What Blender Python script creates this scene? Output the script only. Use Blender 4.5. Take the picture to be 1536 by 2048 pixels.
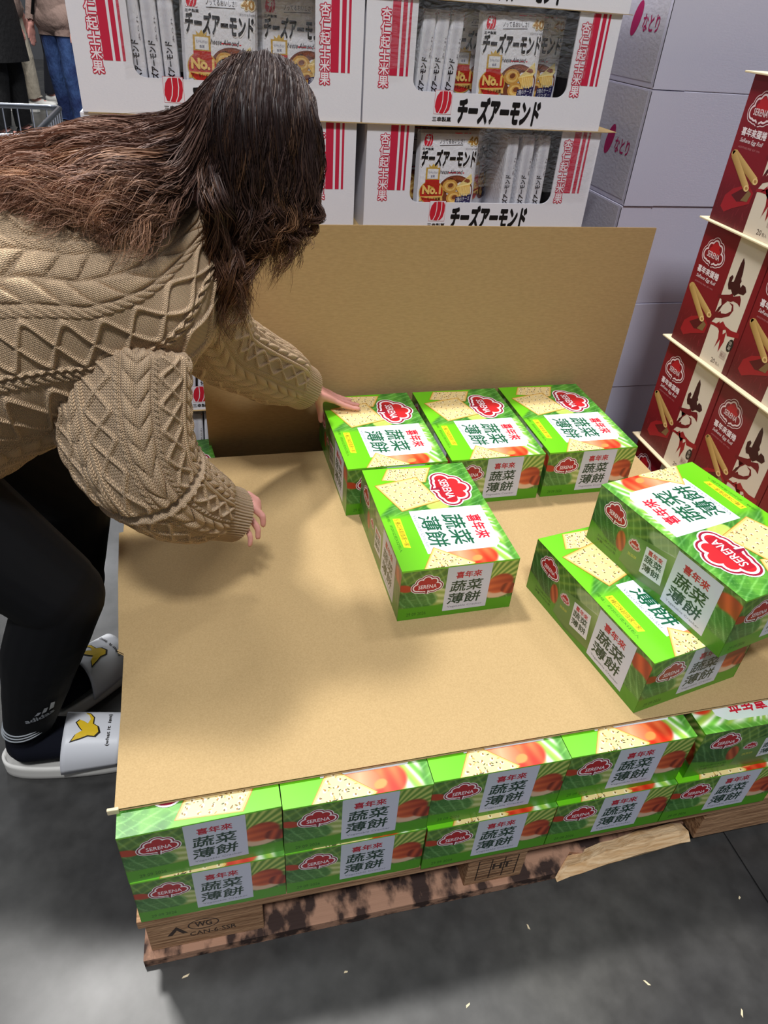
import bpy, bmesh, math, random
import numpy as np
from mathutils import Vector, Matrix
from mathutils.bvhtree import BVHTree
from mathutils.geometry import tessellate_polygon

for o in list(bpy.data.objects): bpy.data.objects.remove(o)
S = bpy.context.scene
COL = S.collection
random.seed(7); RNG = np.random.default_rng(7)
def srgb(c):
    c = np.asarray(c, float)/255.0
    return np.where(c <= .04045, c/12.92, ((c+.055)/1.055)**2.4)
def L4(c): return tuple(srgb(c)[:3])+(1.0,)

# ------------------------------------------------------------------ camera
F_PX = 1406.33
cam = bpy.data.cameras.new('camera'); cam_o = bpy.data.objects.new('camera', cam); COL.objects.link(cam_o)
cam.sensor_fit = 'VERTICAL'; cam.sensor_height = 32.0; cam.lens = F_PX/2048*32.0
cam.clip_start = .02; cam.clip_end = 100
CP = Vector((0.1744, -0.535, 1.2743))
cam_o.matrix_world = Matrix.Translation(CP) @ (Matrix.Rotation(-.2726, 4, 'Z') @ Matrix.Rotation(.939, 4, 'X') @ Matrix.Rotation(.079, 4, 'Z'))
S.camera = cam_o
CM = np.array(cam_o.matrix_world.to_3x3()); CC = np.array(CP)
def at_y(u, v, y):
    d = CM @ np.array([(u-768)/F_PX, -(v-1024)/F_PX, -1.0]); return CC+d*(y-CC[1])/d[1]

# ------------------------------------------------------------------ light
wd = bpy.data.worlds.new('world'); S.world = wd; wd.use_nodes = True
bg = wd.node_tree.nodes['Background']; bg.inputs[0].default_value = (.90, .93, 1.0, 1); bg.inputs[1].default_value = .37
def lamp(name, loc, sx, sy, power, col=(1, .98, .95), target=None):
    l = bpy.data.lights.new(name, 'AREA'); l.shape = 'RECTANGLE'; l.size = sx; l.size_y = sy; l.energy = power; l.color = col
    o = bpy.data.objects.new(name, l); COL.objects.link(o); o.location = loc
    d = Vector(target)-Vector(loc) if target else Vector((0, 0, -1))
    o.rotation_euler = d.to_track_quat('-Z', 'Y').to_euler()
lamp('high_bay_or_fill_light', (-1.2, 3.0, 8.2), .8, .6, 560, target=(.4, .4, .3))
lamp('high_bay_or_fill_light', (1.3, 3.0, 8.2), 1.0, .8, 130, target=(.4, .4, .3))
lamp('high_bay_or_fill_light', (4.8, 3.0, 8.2), 1.2, .8, 150, (.95, .97, 1))
lamp('high_bay_or_fill_light', (-5.6, 3.0, 8.2), 1.2, .8, 150, (.95, .97, 1))
lamp('high_bay_or_fill_light', (-.4, -3.2, 8.2), 1.2, .8, 470, (.97, .98, 1), target=(.4, .4, .6))  # unseen front lamp, added as fill for the upright carton faces
lamp('high_bay_or_fill_light', (-2.5, 10.5, 8.2), 1.6, 1.2, 350, (.95, .97, 1))
S.view_settings.view_transform = 'Standard'; S.view_settings.look = 'None'
S.view_settings.gamma = 1; S.view_settings.use_curve_mapping = False; S.view_settings.exposure = 0.0

# ------------------------------------------------------------------ materials
def new_mat(name, col=(200, 200, 200), rough=.5, spec=.5, metal=0, attr=None, coat=0, alpha=1):
    m = bpy.data.materials.new(name); m.use_nodes = True; b = m.node_tree.nodes['Principled BSDF']
    b.inputs['Base Color'].default_value = L4(col); b.inputs['Roughness'].default_value = rough
    b.inputs['Specular IOR Level'].default_value = spec; b.inputs['Metallic'].default_value = metal
    b.inputs['Coat Weight'].default_value = coat; b.inputs['Alpha'].default_value = alpha
    if attr:
        a = m.node_tree.nodes.new('ShaderNodeAttribute'); a.attribute_name = attr
        m.node_tree.links.new(a.outputs['Color'], b.inputs['Base Color'])
    return m
def N(m, t, **kw):
    n = m.node_tree.nodes.new(t)
    for k, v in kw.items():
        if k.startswith('i_'): n.inputs[k[2:].replace('_', ' ')].default_value = v
        else: setattr(n, k, v)
    return n
def LK(m, a, b): m.node_tree.links.new(a, b)
def bsdf(m): return m.node_tree.nodes['Principled BSDF']
def add_bump(m, scale, strength, dist=.001, kind='NOISE', stretch=(1, 1, 1), detail=4, coord='Object'):
    tc = N(m, 'ShaderNodeTexCoord'); mp = N(m, 'ShaderNodeMapping'); mp.inputs['Scale'].default_value = stretch
    LK(m, tc.outputs[coord], mp.inputs['Vector'])
    if kind == 'NOISE': t = N(m, 'ShaderNodeTexNoise'); t.inputs['Scale'].default_value = scale; t.inputs['Detail'].default_value = detail
    else: t = N(m, 'ShaderNodeTexWave'); t.inputs['Scale'].default_value = scale
    bp = N(m, 'ShaderNodeBump'); bp.inputs['Strength'].default_value = strength; bp.inputs['Distance'].default_value = dist
    LK(m, t.outputs[0], bp.inputs['Height'])
    old = bsdf(m).inputs['Normal'].links
    if old: LK(m, old[0].from_socket, bp.inputs['Normal'])
    LK(m, bp.outputs[0], bsdf(m).inputs['Normal']); return t
def vary(m, c1, c2, scale, stretch=(1, 1, 1), detail=6, lo=.35, hi=.65, coord='Object', rough=None):
    tc = N(m, 'ShaderNodeTexCoord'); mp = N(m, 'ShaderNodeMapping'); mp.inputs['Scale'].default_value = stretch
    LK(m, tc.outputs[coord], mp.inputs['Vector'])
    t = N(m, 'ShaderNodeTexNoise'); t.inputs['Scale'].default_value = scale; t.inputs['Detail'].default_value = detail
    LK(m, mp.outputs[0], t.inputs['Vector'])
    r = N(m, 'ShaderNodeValToRGB'); r.color_ramp.elements[0].position = lo; r.color_ramp.elements[1].position = hi
    r.color_ramp.elements[0].color = L4(c1); r.color_ramp.elements[1].color = L4(c2)
    LK(m, t.outputs[0], r.inputs[0]); LK(m, r.outputs[0], bsdf(m).inputs['Base Color'])
    if rough:
        q = N(m, 'ShaderNodeMapRange'); q.inputs['To Min'].default_value = rough[0]; q.inputs['To Max'].default_value = rough[1]
        q.inputs['From Min'].default_value = .3; q.inputs['From Max'].default_value = .7
        LK(m, t.outputs[0], q.inputs[0]); LK(m, q.outputs[0], bsdf(m).inputs['Roughness'])
    return r

M = {}
M['floor'] = new_mat('polished_concrete', rough=.3, spec=.38)
vary(M['floor'], (50, 50, 51), (76, 75, 72), 2.2, detail=9, lo=.3, hi=.72, rough=(.24, .40)); add_bump(M['floor'], 60, .12, .002)
def _specks():
    m = M['floor']; b = bsdf(m); src = b.inputs['Base Color'].links[0].from_socket
    tc = N(m, 'ShaderNodeTexCoord'); v = N(m, 'ShaderNodeTexVoronoi'); v.inputs['Scale'].default_value = 7.0; LK(m, tc.outputs['Object'], v.inputs['Vector'])
    c = N(m, 'ShaderNodeMath', operation='LESS_THAN'); c.inputs[1].default_value = .022; LK(m, v.outputs['Distance'], c.inputs[0])
    mx = N(m, 'ShaderNodeMix', data_type='RGBA'); mx.inputs[7].default_value = L4((190, 190, 186)); LK(m, c.outputs[0], mx.inputs[0]); LK(m, src, mx.inputs[6])
    n2 = N(m, 'ShaderNodeTexNoise'); n2.inputs['Scale'].default_value = 24; n2.inputs['Detail'].default_value = 5; LK(m, tc.outputs['Object'], n2.inputs['Vector'])
    mr = N(m, 'ShaderNodeMapRange'); mr.inputs['From Min'].default_value = .3; mr.inputs['From Max'].default_value = .7; mr.inputs['To Min'].default_value = .74; mr.inputs['To Max'].default_value = 1.26; LK(m, n2.outputs[0], mr.inputs[0])
    m2 = N(m, 'ShaderNodeMix', data_type='RGBA', blend_type='MULTIPLY'); m2.inputs[0].default_value = 1; LK(m, mx.outputs[2], m2.inputs[6]); LK(m, mr.outputs[0], m2.inputs[7])
    LK(m, m2.outputs[2], b.inputs['Base Color'])
_specks()
M['kraft'] = new_mat('kraft_cardboard', rough=.75, spec=.25)
vary(M['kraft'], (172, 145, 100), (190, 162, 116), 420, detail=3, lo=.2, hi=.8); add_bump(M['kraft'], 320, .35, .0006, detail=3)
M['kraft_board'] = new_mat('kraft_cardboard_upright', rough=.8, spec=.2)
vary(M['kraft_board'], (168, 139, 96), (184, 154, 108), 300, stretch=(.25, 1, 1), detail=3, lo=.2, hi=.8); add_bump(M['kraft_board'], 260, .4, .0006, stretch=(1, 1, 3), detail=3)
M['kraft_dark'] = new_mat('corrugated_core', (120, 90, 55), rough=.9)
M['cream_edge'] = new_mat('cream_card', (222, 205, 170), rough=.7)
M['print'] = new_mat('glossy_print', rough=.3, spec=.5, attr='Col')
M['matte_print'] = new_mat('matte_print', rough=.55, spec=.3, attr='Col')
M['foil_print'] = new_mat('film_print', rough=.22, spec=.6, attr='Col'); add_bump(M['foil_print'], 28, .35, .004, detail=3)
M['green_card'] = new_mat('green_carton', (84, 160, 28), rough=.28)
M['red_card'] = new_mat('maroon_carton', (112, 16, 30), rough=.35)
M['white_card'] = new_mat('white_corrugated', (240, 239, 246), rough=.6, spec=.3); add_bump(M['white_card'], 90, .25, .0008, detail=4)
M['lav_card'] = new_mat('lilac_white_corrugated', (205, 203, 222), rough=.6, spec=.3); add_bump(M['lav_card'], 70, .3, .001, detail=5)
M['lav_side'] = new_mat('ribbed_white_corrugated', (196, 194, 205), rough=.6, spec=.3); add_bump(M['lav_side'], 30, .45, .0015, stretch=(1, .25, 5), detail=2)
M['wood'] = new_mat('pallet_wood', rough=.8, spec=.2)
vary(M['wood'], (140, 104, 76), (196, 156, 120), 8, stretch=(1.2, 14, 26), detail=8); add_bump(M['wood'], 12, .6, .003, stretch=(1, 12, 22), detail=6)
M['wood_fresh'] = new_mat('split_wood', rough=.8, spec=.2)
vary(M['wood_fresh'], (205, 165, 118), (238, 208, 166), 8, stretch=(1.2, 14, 26), detail=8); add_bump(M['wood_fresh'], 12, .6, .003, stretch=(1, 12, 22), detail=6)
M['wood_dark'] = new_mat('stained_wood', rough=.8, spec=.2)
vary(M['wood_dark'], (62, 48, 44), (176, 136, 112), 9, stretch=(3.5, 2, 3), detail=8, lo=.42, hi=.55); add_bump(M['wood_dark'], 12, .6, .003, stretch=(1, 12, 22), detail=6)
M['skin'] = new_mat('skin', (222, 160, 148), rough=.5, spec=.4); bsdf(M['skin']).inputs['Subsurface Weight'].default_value = .15; bsdf(M['skin']).inputs['Subsurface Radius'].default_value = (.01, .004, .002); add_bump(M['skin'], 180, .1, .0008)
M['black_cloth'] = new_mat('black_stretch_fabric', (10, 11, 15), rough=.75, spec=.25); add_bump(M['black_cloth'], 500, .2, .0005)
M['sock'] = new_mat('navy_black_knit', (16, 18, 28), rough=.9, spec=.15)
M['white_rubber'] = new_mat('white_rubber', (226, 224, 218), rough=.45, spec=.4)
M['white_leather'] = new_mat('white_leather', (228, 230, 236), rough=.4, spec=.4); add_bump(M['white_leather'], 150, .1, .0006)
M['hair'] = new_mat('wavy_brown_hair', rough=.55, spec=.35, attr='Col')
M['chrome'] = new_mat('bright_steel_wire', (190, 195, 205), rough=.25, metal=1)
M['bumper'] = new_mat('blue_grey_plastic', (120, 150, 175), rough=.3)
M['dark_rubber'] = new_mat('dark_rubber', (22, 22, 24), rough=.6)
M['taupe'] = new_mat('taupe_sweatshirt', (150, 126, 116), rough=.9); add_bump(M['taupe'], 9, .8, .02, detail=3)
M['denim'] = new_mat('blue_denim', rough=.85)
vary(M['denim'], (26, 44, 92), (66, 98, 152), 5, detail=6, lo=.4, hi=.7); add_bump(M['denim'], 14, .8, .02, detail=3)
M['beige_pants'] = new_mat('beige_trousers', (196, 186, 168), rough=.9); add_bump(M['beige_pants'], 10, .8, .02, detail=3)
M['black_coat'] = new_mat('black_coat', (12, 12, 15), rough=.8); add_bump(M['black_coat'], 20, .8, .01, detail=4)
M['navy_pants'] = new_mat('dark_navy_trousers', (20, 22, 32), rough=.85)

def knit_material():
    m = new_mat('cable_knit_wool', rough=.9, spec=.15); b = bsdf(m)
    uv = N(m, 'ShaderNodeUVMap'); uv.uv_map = 'UVMap'
    sp = N(m, 'ShaderNodeSeparateXYZ'); LK(m, uv.outputs[0], sp.inputs[0])
    def mth(op, a, bb=None):
        n = N(m, 'ShaderNodeMath', operation=op)
        for i, q in enumerate((a, bb)):
            if q is None: continue
            if isinstance(q, (int, float)): n.inputs[i].default_value = q
            else: LK(m, q, n.inputs[i])
        return n.outputs[0]
    u = mth('MULTIPLY', sp.outputs[0], 300.0); v = mth('MULTIPLY', sp.outputs[1], 230.0)      # stitches: u along rows, v across wales
    fv = mth('ABSOLUTE', mth('SUBTRACT', mth('FRACT', v), .5))
    ph = mth('FRACT', mth('ADD', u, mth('MULTIPLY', fv, 1.4)))
    s1 = mth('SINE', mth('MULTIPLY', ph, math.pi)); s2 = mth('SINE', mth('MULTIPLY', mth('MULTIPLY', fv, 2.0), math.pi))
    h = mth('MULTIPLY', mth('POWER', s1, .6), mth('POWER', s2, .5))
    bp = N(m, 'ShaderNodeBump'); bp.inputs['Strength'].default_value = .9; bp.inputs['Distance'].default_value = .0022; LK(m, h, bp.inputs['Height'])
    LK(m, bp.outputs[0], b.inputs['Normal'])
    mr = N(m, 'ShaderNodeMapRange'); mr.inputs['To Min'].default_value = .68; mr.inputs['To Max'].default_value = 1.06; LK(m, h, mr.inputs[0])  # shade between stitches painted into the base colour by bump height
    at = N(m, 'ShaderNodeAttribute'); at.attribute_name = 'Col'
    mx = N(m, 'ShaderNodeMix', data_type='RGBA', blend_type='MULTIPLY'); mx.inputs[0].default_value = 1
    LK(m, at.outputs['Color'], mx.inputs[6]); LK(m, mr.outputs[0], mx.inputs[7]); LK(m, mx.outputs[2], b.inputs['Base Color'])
    b.inputs['Sheen Weight'].default_value = .15
    return m
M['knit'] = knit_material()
def film_material():
    m = new_mat('clear_wrap', (235, 238, 245), rough=.05, spec=.8, alpha=.11); add_bump(m, 9, 1.0, .03, detail=6); return m
M['film'] = film_material()

# ------------------------------------------------------------------ helpers
def link(o, parent=None):
    COL.objects.link(o)
    if parent is not None: o.parent = parent
    return o
def mesh(name, verts, faces, m=None, parent=None, smooth=False, col=None, uv=None, loc=None):
    me = bpy.data.meshes.new(name)
    if isinstance(verts, np.ndarray) and isinstance(faces, np.ndarray):
        nf, k = faces.shape
        me.vertices.add(len(verts)); me.vertices.foreach_set('co', verts.astype(np.float32).ravel())
        me.loops.add(nf*k); me.loops.foreach_set('vertex_index', faces.astype(np.int32).ravel())
        me.polygons.add(nf); me.polygons.foreach_set('loop_start', np.arange(0, nf*k, k, dtype=np.int32))
        me.update(calc_edges=True)
    else: me.from_pydata([tuple(v) for v in verts], [], [tuple(f) for f in faces]); me.update()
    if smooth: me.polygons.foreach_set('use_smooth', np.ones(len(me.polygons), bool))
    if col is not None:
        a = me.color_attributes.new('Col', 'FLOAT_COLOR', 'POINT'); c = np.ones((len(me.vertices), 4), np.float32); c[:, :3] = np.asarray(col)[:, :3]
        a.data.foreach_set('color', c.ravel())
    if uv is not None:
        l = me.uv_layers.new(name='UVMap'); vi = np.zeros(len(me.loops), np.int32); me.loops.foreach_get('vertex_index', vi)
        l.data.foreach_set('uv', np.asarray(uv, np.float32)[vi].ravel())
    if m: me.materials.append(m)
    o = bpy.data.objects.new(name, me); link(o, parent)
    if loc is not None: o.location = loc
    return o
def tag(o, label=None, cat=None, group=None, kind=None):
    if label: o['label'] = label
    if cat: o['category'] = cat
    if group: o['group'] = group
    if kind: o['kind'] = kind
    return o
def thing(name, label, cat, loc=(0, 0, 0), rz=0, group=None):
    o = bpy.data.objects.new(name, None); o.empty_display_size = .05; link(o); o.location = loc; o.rotation_euler = (0, 0, rz)
    return tag(o, label, cat, group)
def dup(root, label, loc, rz=0, group=None, rot=None):
    r = root.copy(); COL.objects.link(r); r.location = loc; r.rotation_euler = rot if rot else (0, 0, rz); r['label'] = label
    if group: r['group'] = group
    for ch in list(root.children):
        c = ch.copy(); COL.objects.link(c); c.parent = r
        for g in ch.children:
            d = g.copy(); COL.objects.link(d); d.parent = c
    return r
class MB:
    def __init__(s): s.v = []; s.f = []
    def add(s, vs, fs):
        b = len(s.v); s.v += [tuple(v) for v in vs]; s.f += [tuple(i+b for i in f) for f in fs]; return s
    def box(s, a, b, rot=None, piv=(0, 0, 0)):
        x0, y0, z0 = a; x1, y1, z1 = b
        vs = [(x0, y0, z0), (x1, y0, z0), (x1, y1, z0), (x0, y1, z0), (x0, y0, z1), (x1, y0, z1), (x1, y1, z1), (x0, y1, z1)]
        if rot: p = Vector(piv); vs = [tuple(rot @ (Vector(v)-p)+p) for v in vs]
        return s.add(vs, [(3, 2, 1, 0), (4, 5, 6, 7), (0, 1, 5, 4), (1, 2, 6, 5), (2, 3, 7, 6), (3, 0, 4, 7)])
    def tube(s, pts, r, n=8):
        pts = [Vector(p) for p in pts]; rings = []; up = Vector((.123, .31, .94)).normalized()
        for i, p in enumerate(pts):
            d = (pts[min(i+1, len(pts)-1)]-pts[max(i-1, 0)]).normalized(); a = d.cross(up)
            if a.length < .05: a = d.cross(Vector((1, 0, 0)))
            a.normalize(); b = d.cross(a); rr = r[i] if isinstance(r, (list, tuple)) else r
            rings.append([p+(a*math.cos(t)+b*math.sin(t))*rr for t in [2*math.pi*k/n for k in range(n)]])
        vs = [v for q in rings for v in q]; fs = []
        for i in range(len(pts)-1):
            for k in range(n): fs.append((i*n+k, i*n+(k+1) % n, (i+1)*n+(k+1) % n, (i+1)*n+k))
        fs.append(tuple(range(n))[::-1]); fs.append(tuple((len(pts)-1)*n+k for k in range(n)))
        return s.add(vs, fs)
    def prism(s, poly, z0, z1):
        n = len(poly); vs = [(x, y, z0) for x, y in poly]+[(x, y, z1) for x, y in poly]
        fs = [tuple(range(n))[::-1], tuple(range(n, 2*n))]+[(i, (i+1) % n, (i+1) % n+n, i+n) for i in range(n)]
        return s.add(vs, fs)
    def build(s, name, m, parent=None, smooth=False, bevel=0, loc=None):
        o = mesh(name, s.v, s.f, m, parent, smooth, loc=loc)
        bm = bmesh.new(); bm.from_mesh(o.data); bmesh.ops.recalc_face_normals(bm, faces=bm.faces)
        if bevel: bmesh.ops.bevel(bm, geom=list(bm.edges), offset=bevel, segments=2, profile=.5, affect='EDGES', clamp_overlap=True)
        bm.to_mesh(o.data); bm.free(); return o

def vnoise(x, y, seed=0):
    xi = np.floor(x).astype(int); yi = np.floor(y).astype(int); fx = x-xi; fy = y-yi
    fx = fx*fx*(3-2*fx); fy = fy*fy*(3-2*fy)
    h = lambda a, b: np.modf(np.abs(np.sin(a*127.1+b*311.7+seed*74.7)*43758.5453))[0]
    return (h(xi, yi)*(1-fx)+h(xi+1, yi)*fx)*(1-fy)+(h(xi, yi+1)*(1-fx)+h(xi+1, yi+1)*fx)*fy
def fbm(x, y, seed=0, o=3): return sum(vnoise(x*2**k, y*2**k, seed+k)*.5**(k+1) for k in range(o))
def sstep(a, b, x): t = np.clip((x-a)/(b-a), 0, 1); return t*t*(3-2*t)

# flat printed artwork: coloured polygons in millimetres, stacked in very thin ink layers
_GL = {}
def glyphs(txt, bold=0.0, shear=0.0):
    if bold:                      # heavy face: the same outlines laid down again, slightly shifted
        v, f = glyphs(txt, 0.0, shear); n = 8 if bold < .05 else 12; vs = [v]; fs = list(f)
        for i in range(n):
            t = 2*math.pi*i/n; vs.append(v+np.array([math.cos(t), math.sin(t)])*bold); fs += [tuple(q+len(v)*(i+1) for q in g) for g in f]
        return np.concatenate(vs), fs
    k = (txt, bold, shear)
    if k not in _GL:
        c = bpy.data.curves.new('lettering', 'FONT'); c.body = txt; c.size = 1; c.resolution_u = 2; c.shear = shear
        o = bpy.data.objects.new('lettering', c); COL.objects.link(o); bpy.context.view_layer.update()
        ev = o.evaluated_get(bpy.context.evaluated_depsgraph_get()); me = ev.to_mesh()
        v = np.zeros(len(me.vertices)*3); me.vertices.foreach_get('co', v); v = v.reshape(-1, 3)[:, :2].copy(); f = [tuple(p.vertices) for p in me.polygons]
        ev.to_mesh_clear(); bpy.data.objects.remove(o); bpy.data.curves.remove(c)
        _GL[k] = (v, f)
    return _GL[k]
class Art:
    def __init__(s, w, h): s.w = w; s.h = h; s.V = []; s.C = []; s.F = []; s.grids = []
    def grid(s, fn, step=1.5, layer=0):
        nx = int(s.w/step)+1; ny = int(s.h/step)+1
        X, Y = np.meshgrid(np.linspace(0, s.w, nx), np.linspace(0, s.h, ny)); c = fn(X, Y)
        b = len(s.V); s.V += list(zip(X.ravel(), Y.ravel(), [layer]*X.size)); s.C += list(np.clip(c.reshape(-1, 3), 0, 255))
        s.F += [(b+j*nx+i, b+j*nx+i+1, b+(j+1)*nx+i+1, b+(j+1)*nx+i) for j in range(ny-1) for i in range(nx-1)]
    def poly(s, pts, col, layer, clip=True, cols=None):
        P = [(float(x), float(y)) for x, y in pts]; cs = [np.array(c, float) for c in cols] if cols else [np.array(col, float)]*len(P)
        if clip:
            for ax, lim, sg in ((0, 0, 1), (0, s.w, -1), (1, 0, 1), (1, s.h, -1)):
                Q = []; D = []
                for i in range(len(P)):
                    a, b = P[i-1], P[i]; ca, cb = cs[i-1], cs[i]; da = (a[ax]-lim)*sg; db = (b[ax]-lim)*sg
                    if (da < 0) != (db < 0): t = da/(da-db); Q.append((a[0]+(b[0]-a[0])*t, a[1]+(b[1]-a[1])*t)); D.append(ca+(cb-ca)*t)
                    if db >= 0: Q.append(b); D.append(cb)
                P, cs = Q, D
                if len(P) < 3: return
        b = len(s.V); s.V += [(x, y, layer) for x, y in P]; s.C += cs
        for t in tessellate_polygon([[Vector((x, y, 0)) for x, y in P]]): s.F.append(tuple(b+i for i in t))
    def text(s, txt, x, y, h, col, layer, w=None, bold=0, rot=0, shear=0, anchor='l', mirror=False):
        v, f = glyphs(txt, bold, shear)
        if not len(v): return
        v = v.copy(); lo = v.min(0); hi = v.max(0); sy = h/(hi[1]-lo[1]); sx = (w/(hi[0]-lo[0])) if w else sy
        v = (v-lo)*[sx, sy]
        if anchor == 'c': v -= [(hi[0]-lo[0])*sx/2, (hi[1]-lo[1])*sy/2]
        c, q = math.cos(rot), math.sin(rot); v = np.stack([v[:, 0]*c-v[:, 1]*q+x, v[:, 0]*q+v[:, 1]*c+y], 1)
        n0 = len(glyphs(txt, 0.0, shear)[0]) if bold else len(v); b = len(s.V); s.V += [(a, d, layer+.11*(i//n0)) for i, (a, d) in enumerate(v)]; s.C += [np.array(col, float)]*len(v); s.F += [tuple(b+i for i in t) for t in f]
    def ell(s, cx, cy, rx, ry, col, layer, n=24, rot=0, cols=None):
        c, q = math.cos(rot), math.sin(rot)
        s.poly([(cx+rx*math.cos(t)*c-ry*math.sin(t)*q, cy+rx*math.cos(t)*q+ry*math.sin(t)*c) for t in [2*math.pi*i/n for i in range(n)]], col, layer)
    def build(s, name, m, parent, O, U, Vv, base=.0003, eps=.00012, surf=None, smooth=False):
        V = np.array(s.V, float); O = np.array(O, float); U = np.array(U, float); W = np.array(Vv, float); n = None if surf else np.cross(U, W)
        off = base+V[:, 2:3]*eps
        P = surf(V[:, 0], V[:, 1], off[:, 0]) if surf else O+V[:, 0:1]*.001*U+V[:, 1:2]*.001*W+off*n
        me_faces = s.F; o = mesh(name, [tuple(p) for p in P], me_faces, m, parent, col=srgb(np.array(s.C)), smooth=smooth)
        return o

def logo_pts(sc, cx, cy, grow=0, rot=0, asp=1.0):
    pts = []
    lob = [(-34, -10, 13), (-22, 10, 12), (-2, 20, 13), (20, 12, 12), (34, -9, 12), (0, -14, 16), (-20, -12, 14), (20, -13, 14)]
    for i in range(96):
        t = 2*math.pi*i/96; d = (math.cos(t), math.sin(t)); best = 0
        for (x, y, r) in lob:
            r2 = r+grow; b = d[0]*x+d[1]*y; disc = b*b-(x*x+y*y-r2*r2)
            if disc > 0: best = max(best, b+math.sqrt(disc))
        x, y = d[0]*best*sc, d[1]*best*sc*asp; c, q = math.cos(rot), math.sin(rot); pts.append((cx+x*c-y*q, cy+x*q+y*c))
    return pts
def brand_logo(A, cx, cy, sc, ly, rot=0, asp=1.0, red=(214, 34, 44), ring=(150, 20, 52), white=(250, 240, 244), fill2=(178, 22, 42)):
    A.poly(logo_pts(sc, cx, cy, 11, rot, asp), white, ly); A.poly(logo_pts(sc, cx, cy, 8.5, rot, asp), ring, ly+1)
    A.poly(logo_pts(sc, cx, cy, 4.5, rot, asp), white, ly+2); A.poly(logo_pts(sc, cx, cy, 0, rot, asp), red, ly+3)
    c, q = math.cos(rot), math.sin(rot)
    def P(x, y): x *= sc; y *= sc*asp; return (cx+x*c-y*q, cy+x*q+y*c)
    A.poly([P(-40, 2), P(-40, -20), P(-14, -27), P(14, -27), P(40, -20), P(40, 2)], fill2, ly+4)
    A.poly([P(-7, -20), P(5, -20), P(2, -40), P(-4, -40)], ring, ly+5); A.poly([P(2, -24), P(6, -24), P(3, -42), P(0, -42)], white, ly+6)
    A.text('SERENA', *P(0, -8), 17*sc*asp, white, ly+6, w=64*sc, bold=.012, rot=rot, anchor='c')
def mixc(a, b, t): t = np.asarray(t)[..., None]; return np.asarray(a, float)*(1-t)+np.asarray(b, float)*t
def veins(x, y, cx, cy, n, k=1.0): a = np.arctan2(y-cy, x-cx); return np.clip(1-np.abs(np.sin(a*n+fbm(x*.03, y*.03, 3)*3*k))*5, 0, 1)
def leafy(x, y, seed=0, dark=(40, 92, 32), light=(96, 158, 56)):
    t = fbm(x*.05+y*.03, y*.05, seed, 4); c = mixc(dark, light, np.clip(t*1.7-.3, 0, 1)); a = x*.7+y*.35+6*fbm(x*.04, y*.04, seed+5)
    return c+(np.clip(np.sin(a*.55+seed)*4-3, 0, 1)*38)[..., None]
def blob(x, y, cx, cy, rx, ry, rot=0, soft=.12):
    c, q = math.cos(rot), math.sin(rot); u = ((x-cx)*c+(y-cy)*q)/rx; v = (-(x-cx)*q+(y-cy)*c)/ry; r = np.sqrt(u*u+v*v); return 1-sstep(1-soft, 1+soft, r), u, v
def over(c, col, m): return c*(1-m[..., None])+np.asarray(col, float)*m[..., None]

def cracker(A, quad, ly, seed=1, wave=1.2):
    r = random.Random(seed); (a, b, c, d) = [Vector(p) for p in quad]
    def Q(u, v): return (a*(1-u)+b*u)*(1-v)+(d*(1-u)+c*u)*v
    def rim(k, ph):
        out = []
        for s_ in range(4):
            for i in range(14):
                t = i/14; w = math.sin(t*math.pi*14)*.006*wave
                u, v = [(t, 0-w), (1+w, t), (1-t, 1+w), (0-w, 1-t)][s_]; u = .5+(u-.5)*k; v = .5+(v-.5)*k; out.append(Q(u, v))
        return out
    A.poly(rim(1.03, 0), (190, 128, 44), ly); A.poly(rim(1.0, 0), (236, 196, 112), ly+1); A.poly(rim(.93, 0), (240, 214, 152), ly+2)
    for i in range(5):
        for j in range(5):
            p = Q((i+.6)/5.2+r.uniform(-.02, .02), (j+.6)/5.2+r.uniform(-.02, .02)); A.ell(p[0]+1, p[1]-1, 3.6, 2.7, (250, 234, 194), ly+3, 8, r.uniform(0, 3)); A.ell(p[0], p[1], 1.9, 1.5, (146, 114, 58), ly+4, 7)
    for i in range(52):
        p = Q(r.uniform(.05, .95), r.uniform(.05, .95)); A.ell(p[0], p[1], r.uniform(1.1, 3.0), r.uniform(.7, 1.2), r.choice([(74, 84, 40), (120, 100, 50), (60, 60, 36), (206, 168, 84), (180, 130, 60)]), ly+5, 6, r.uniform(0, 3))

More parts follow.
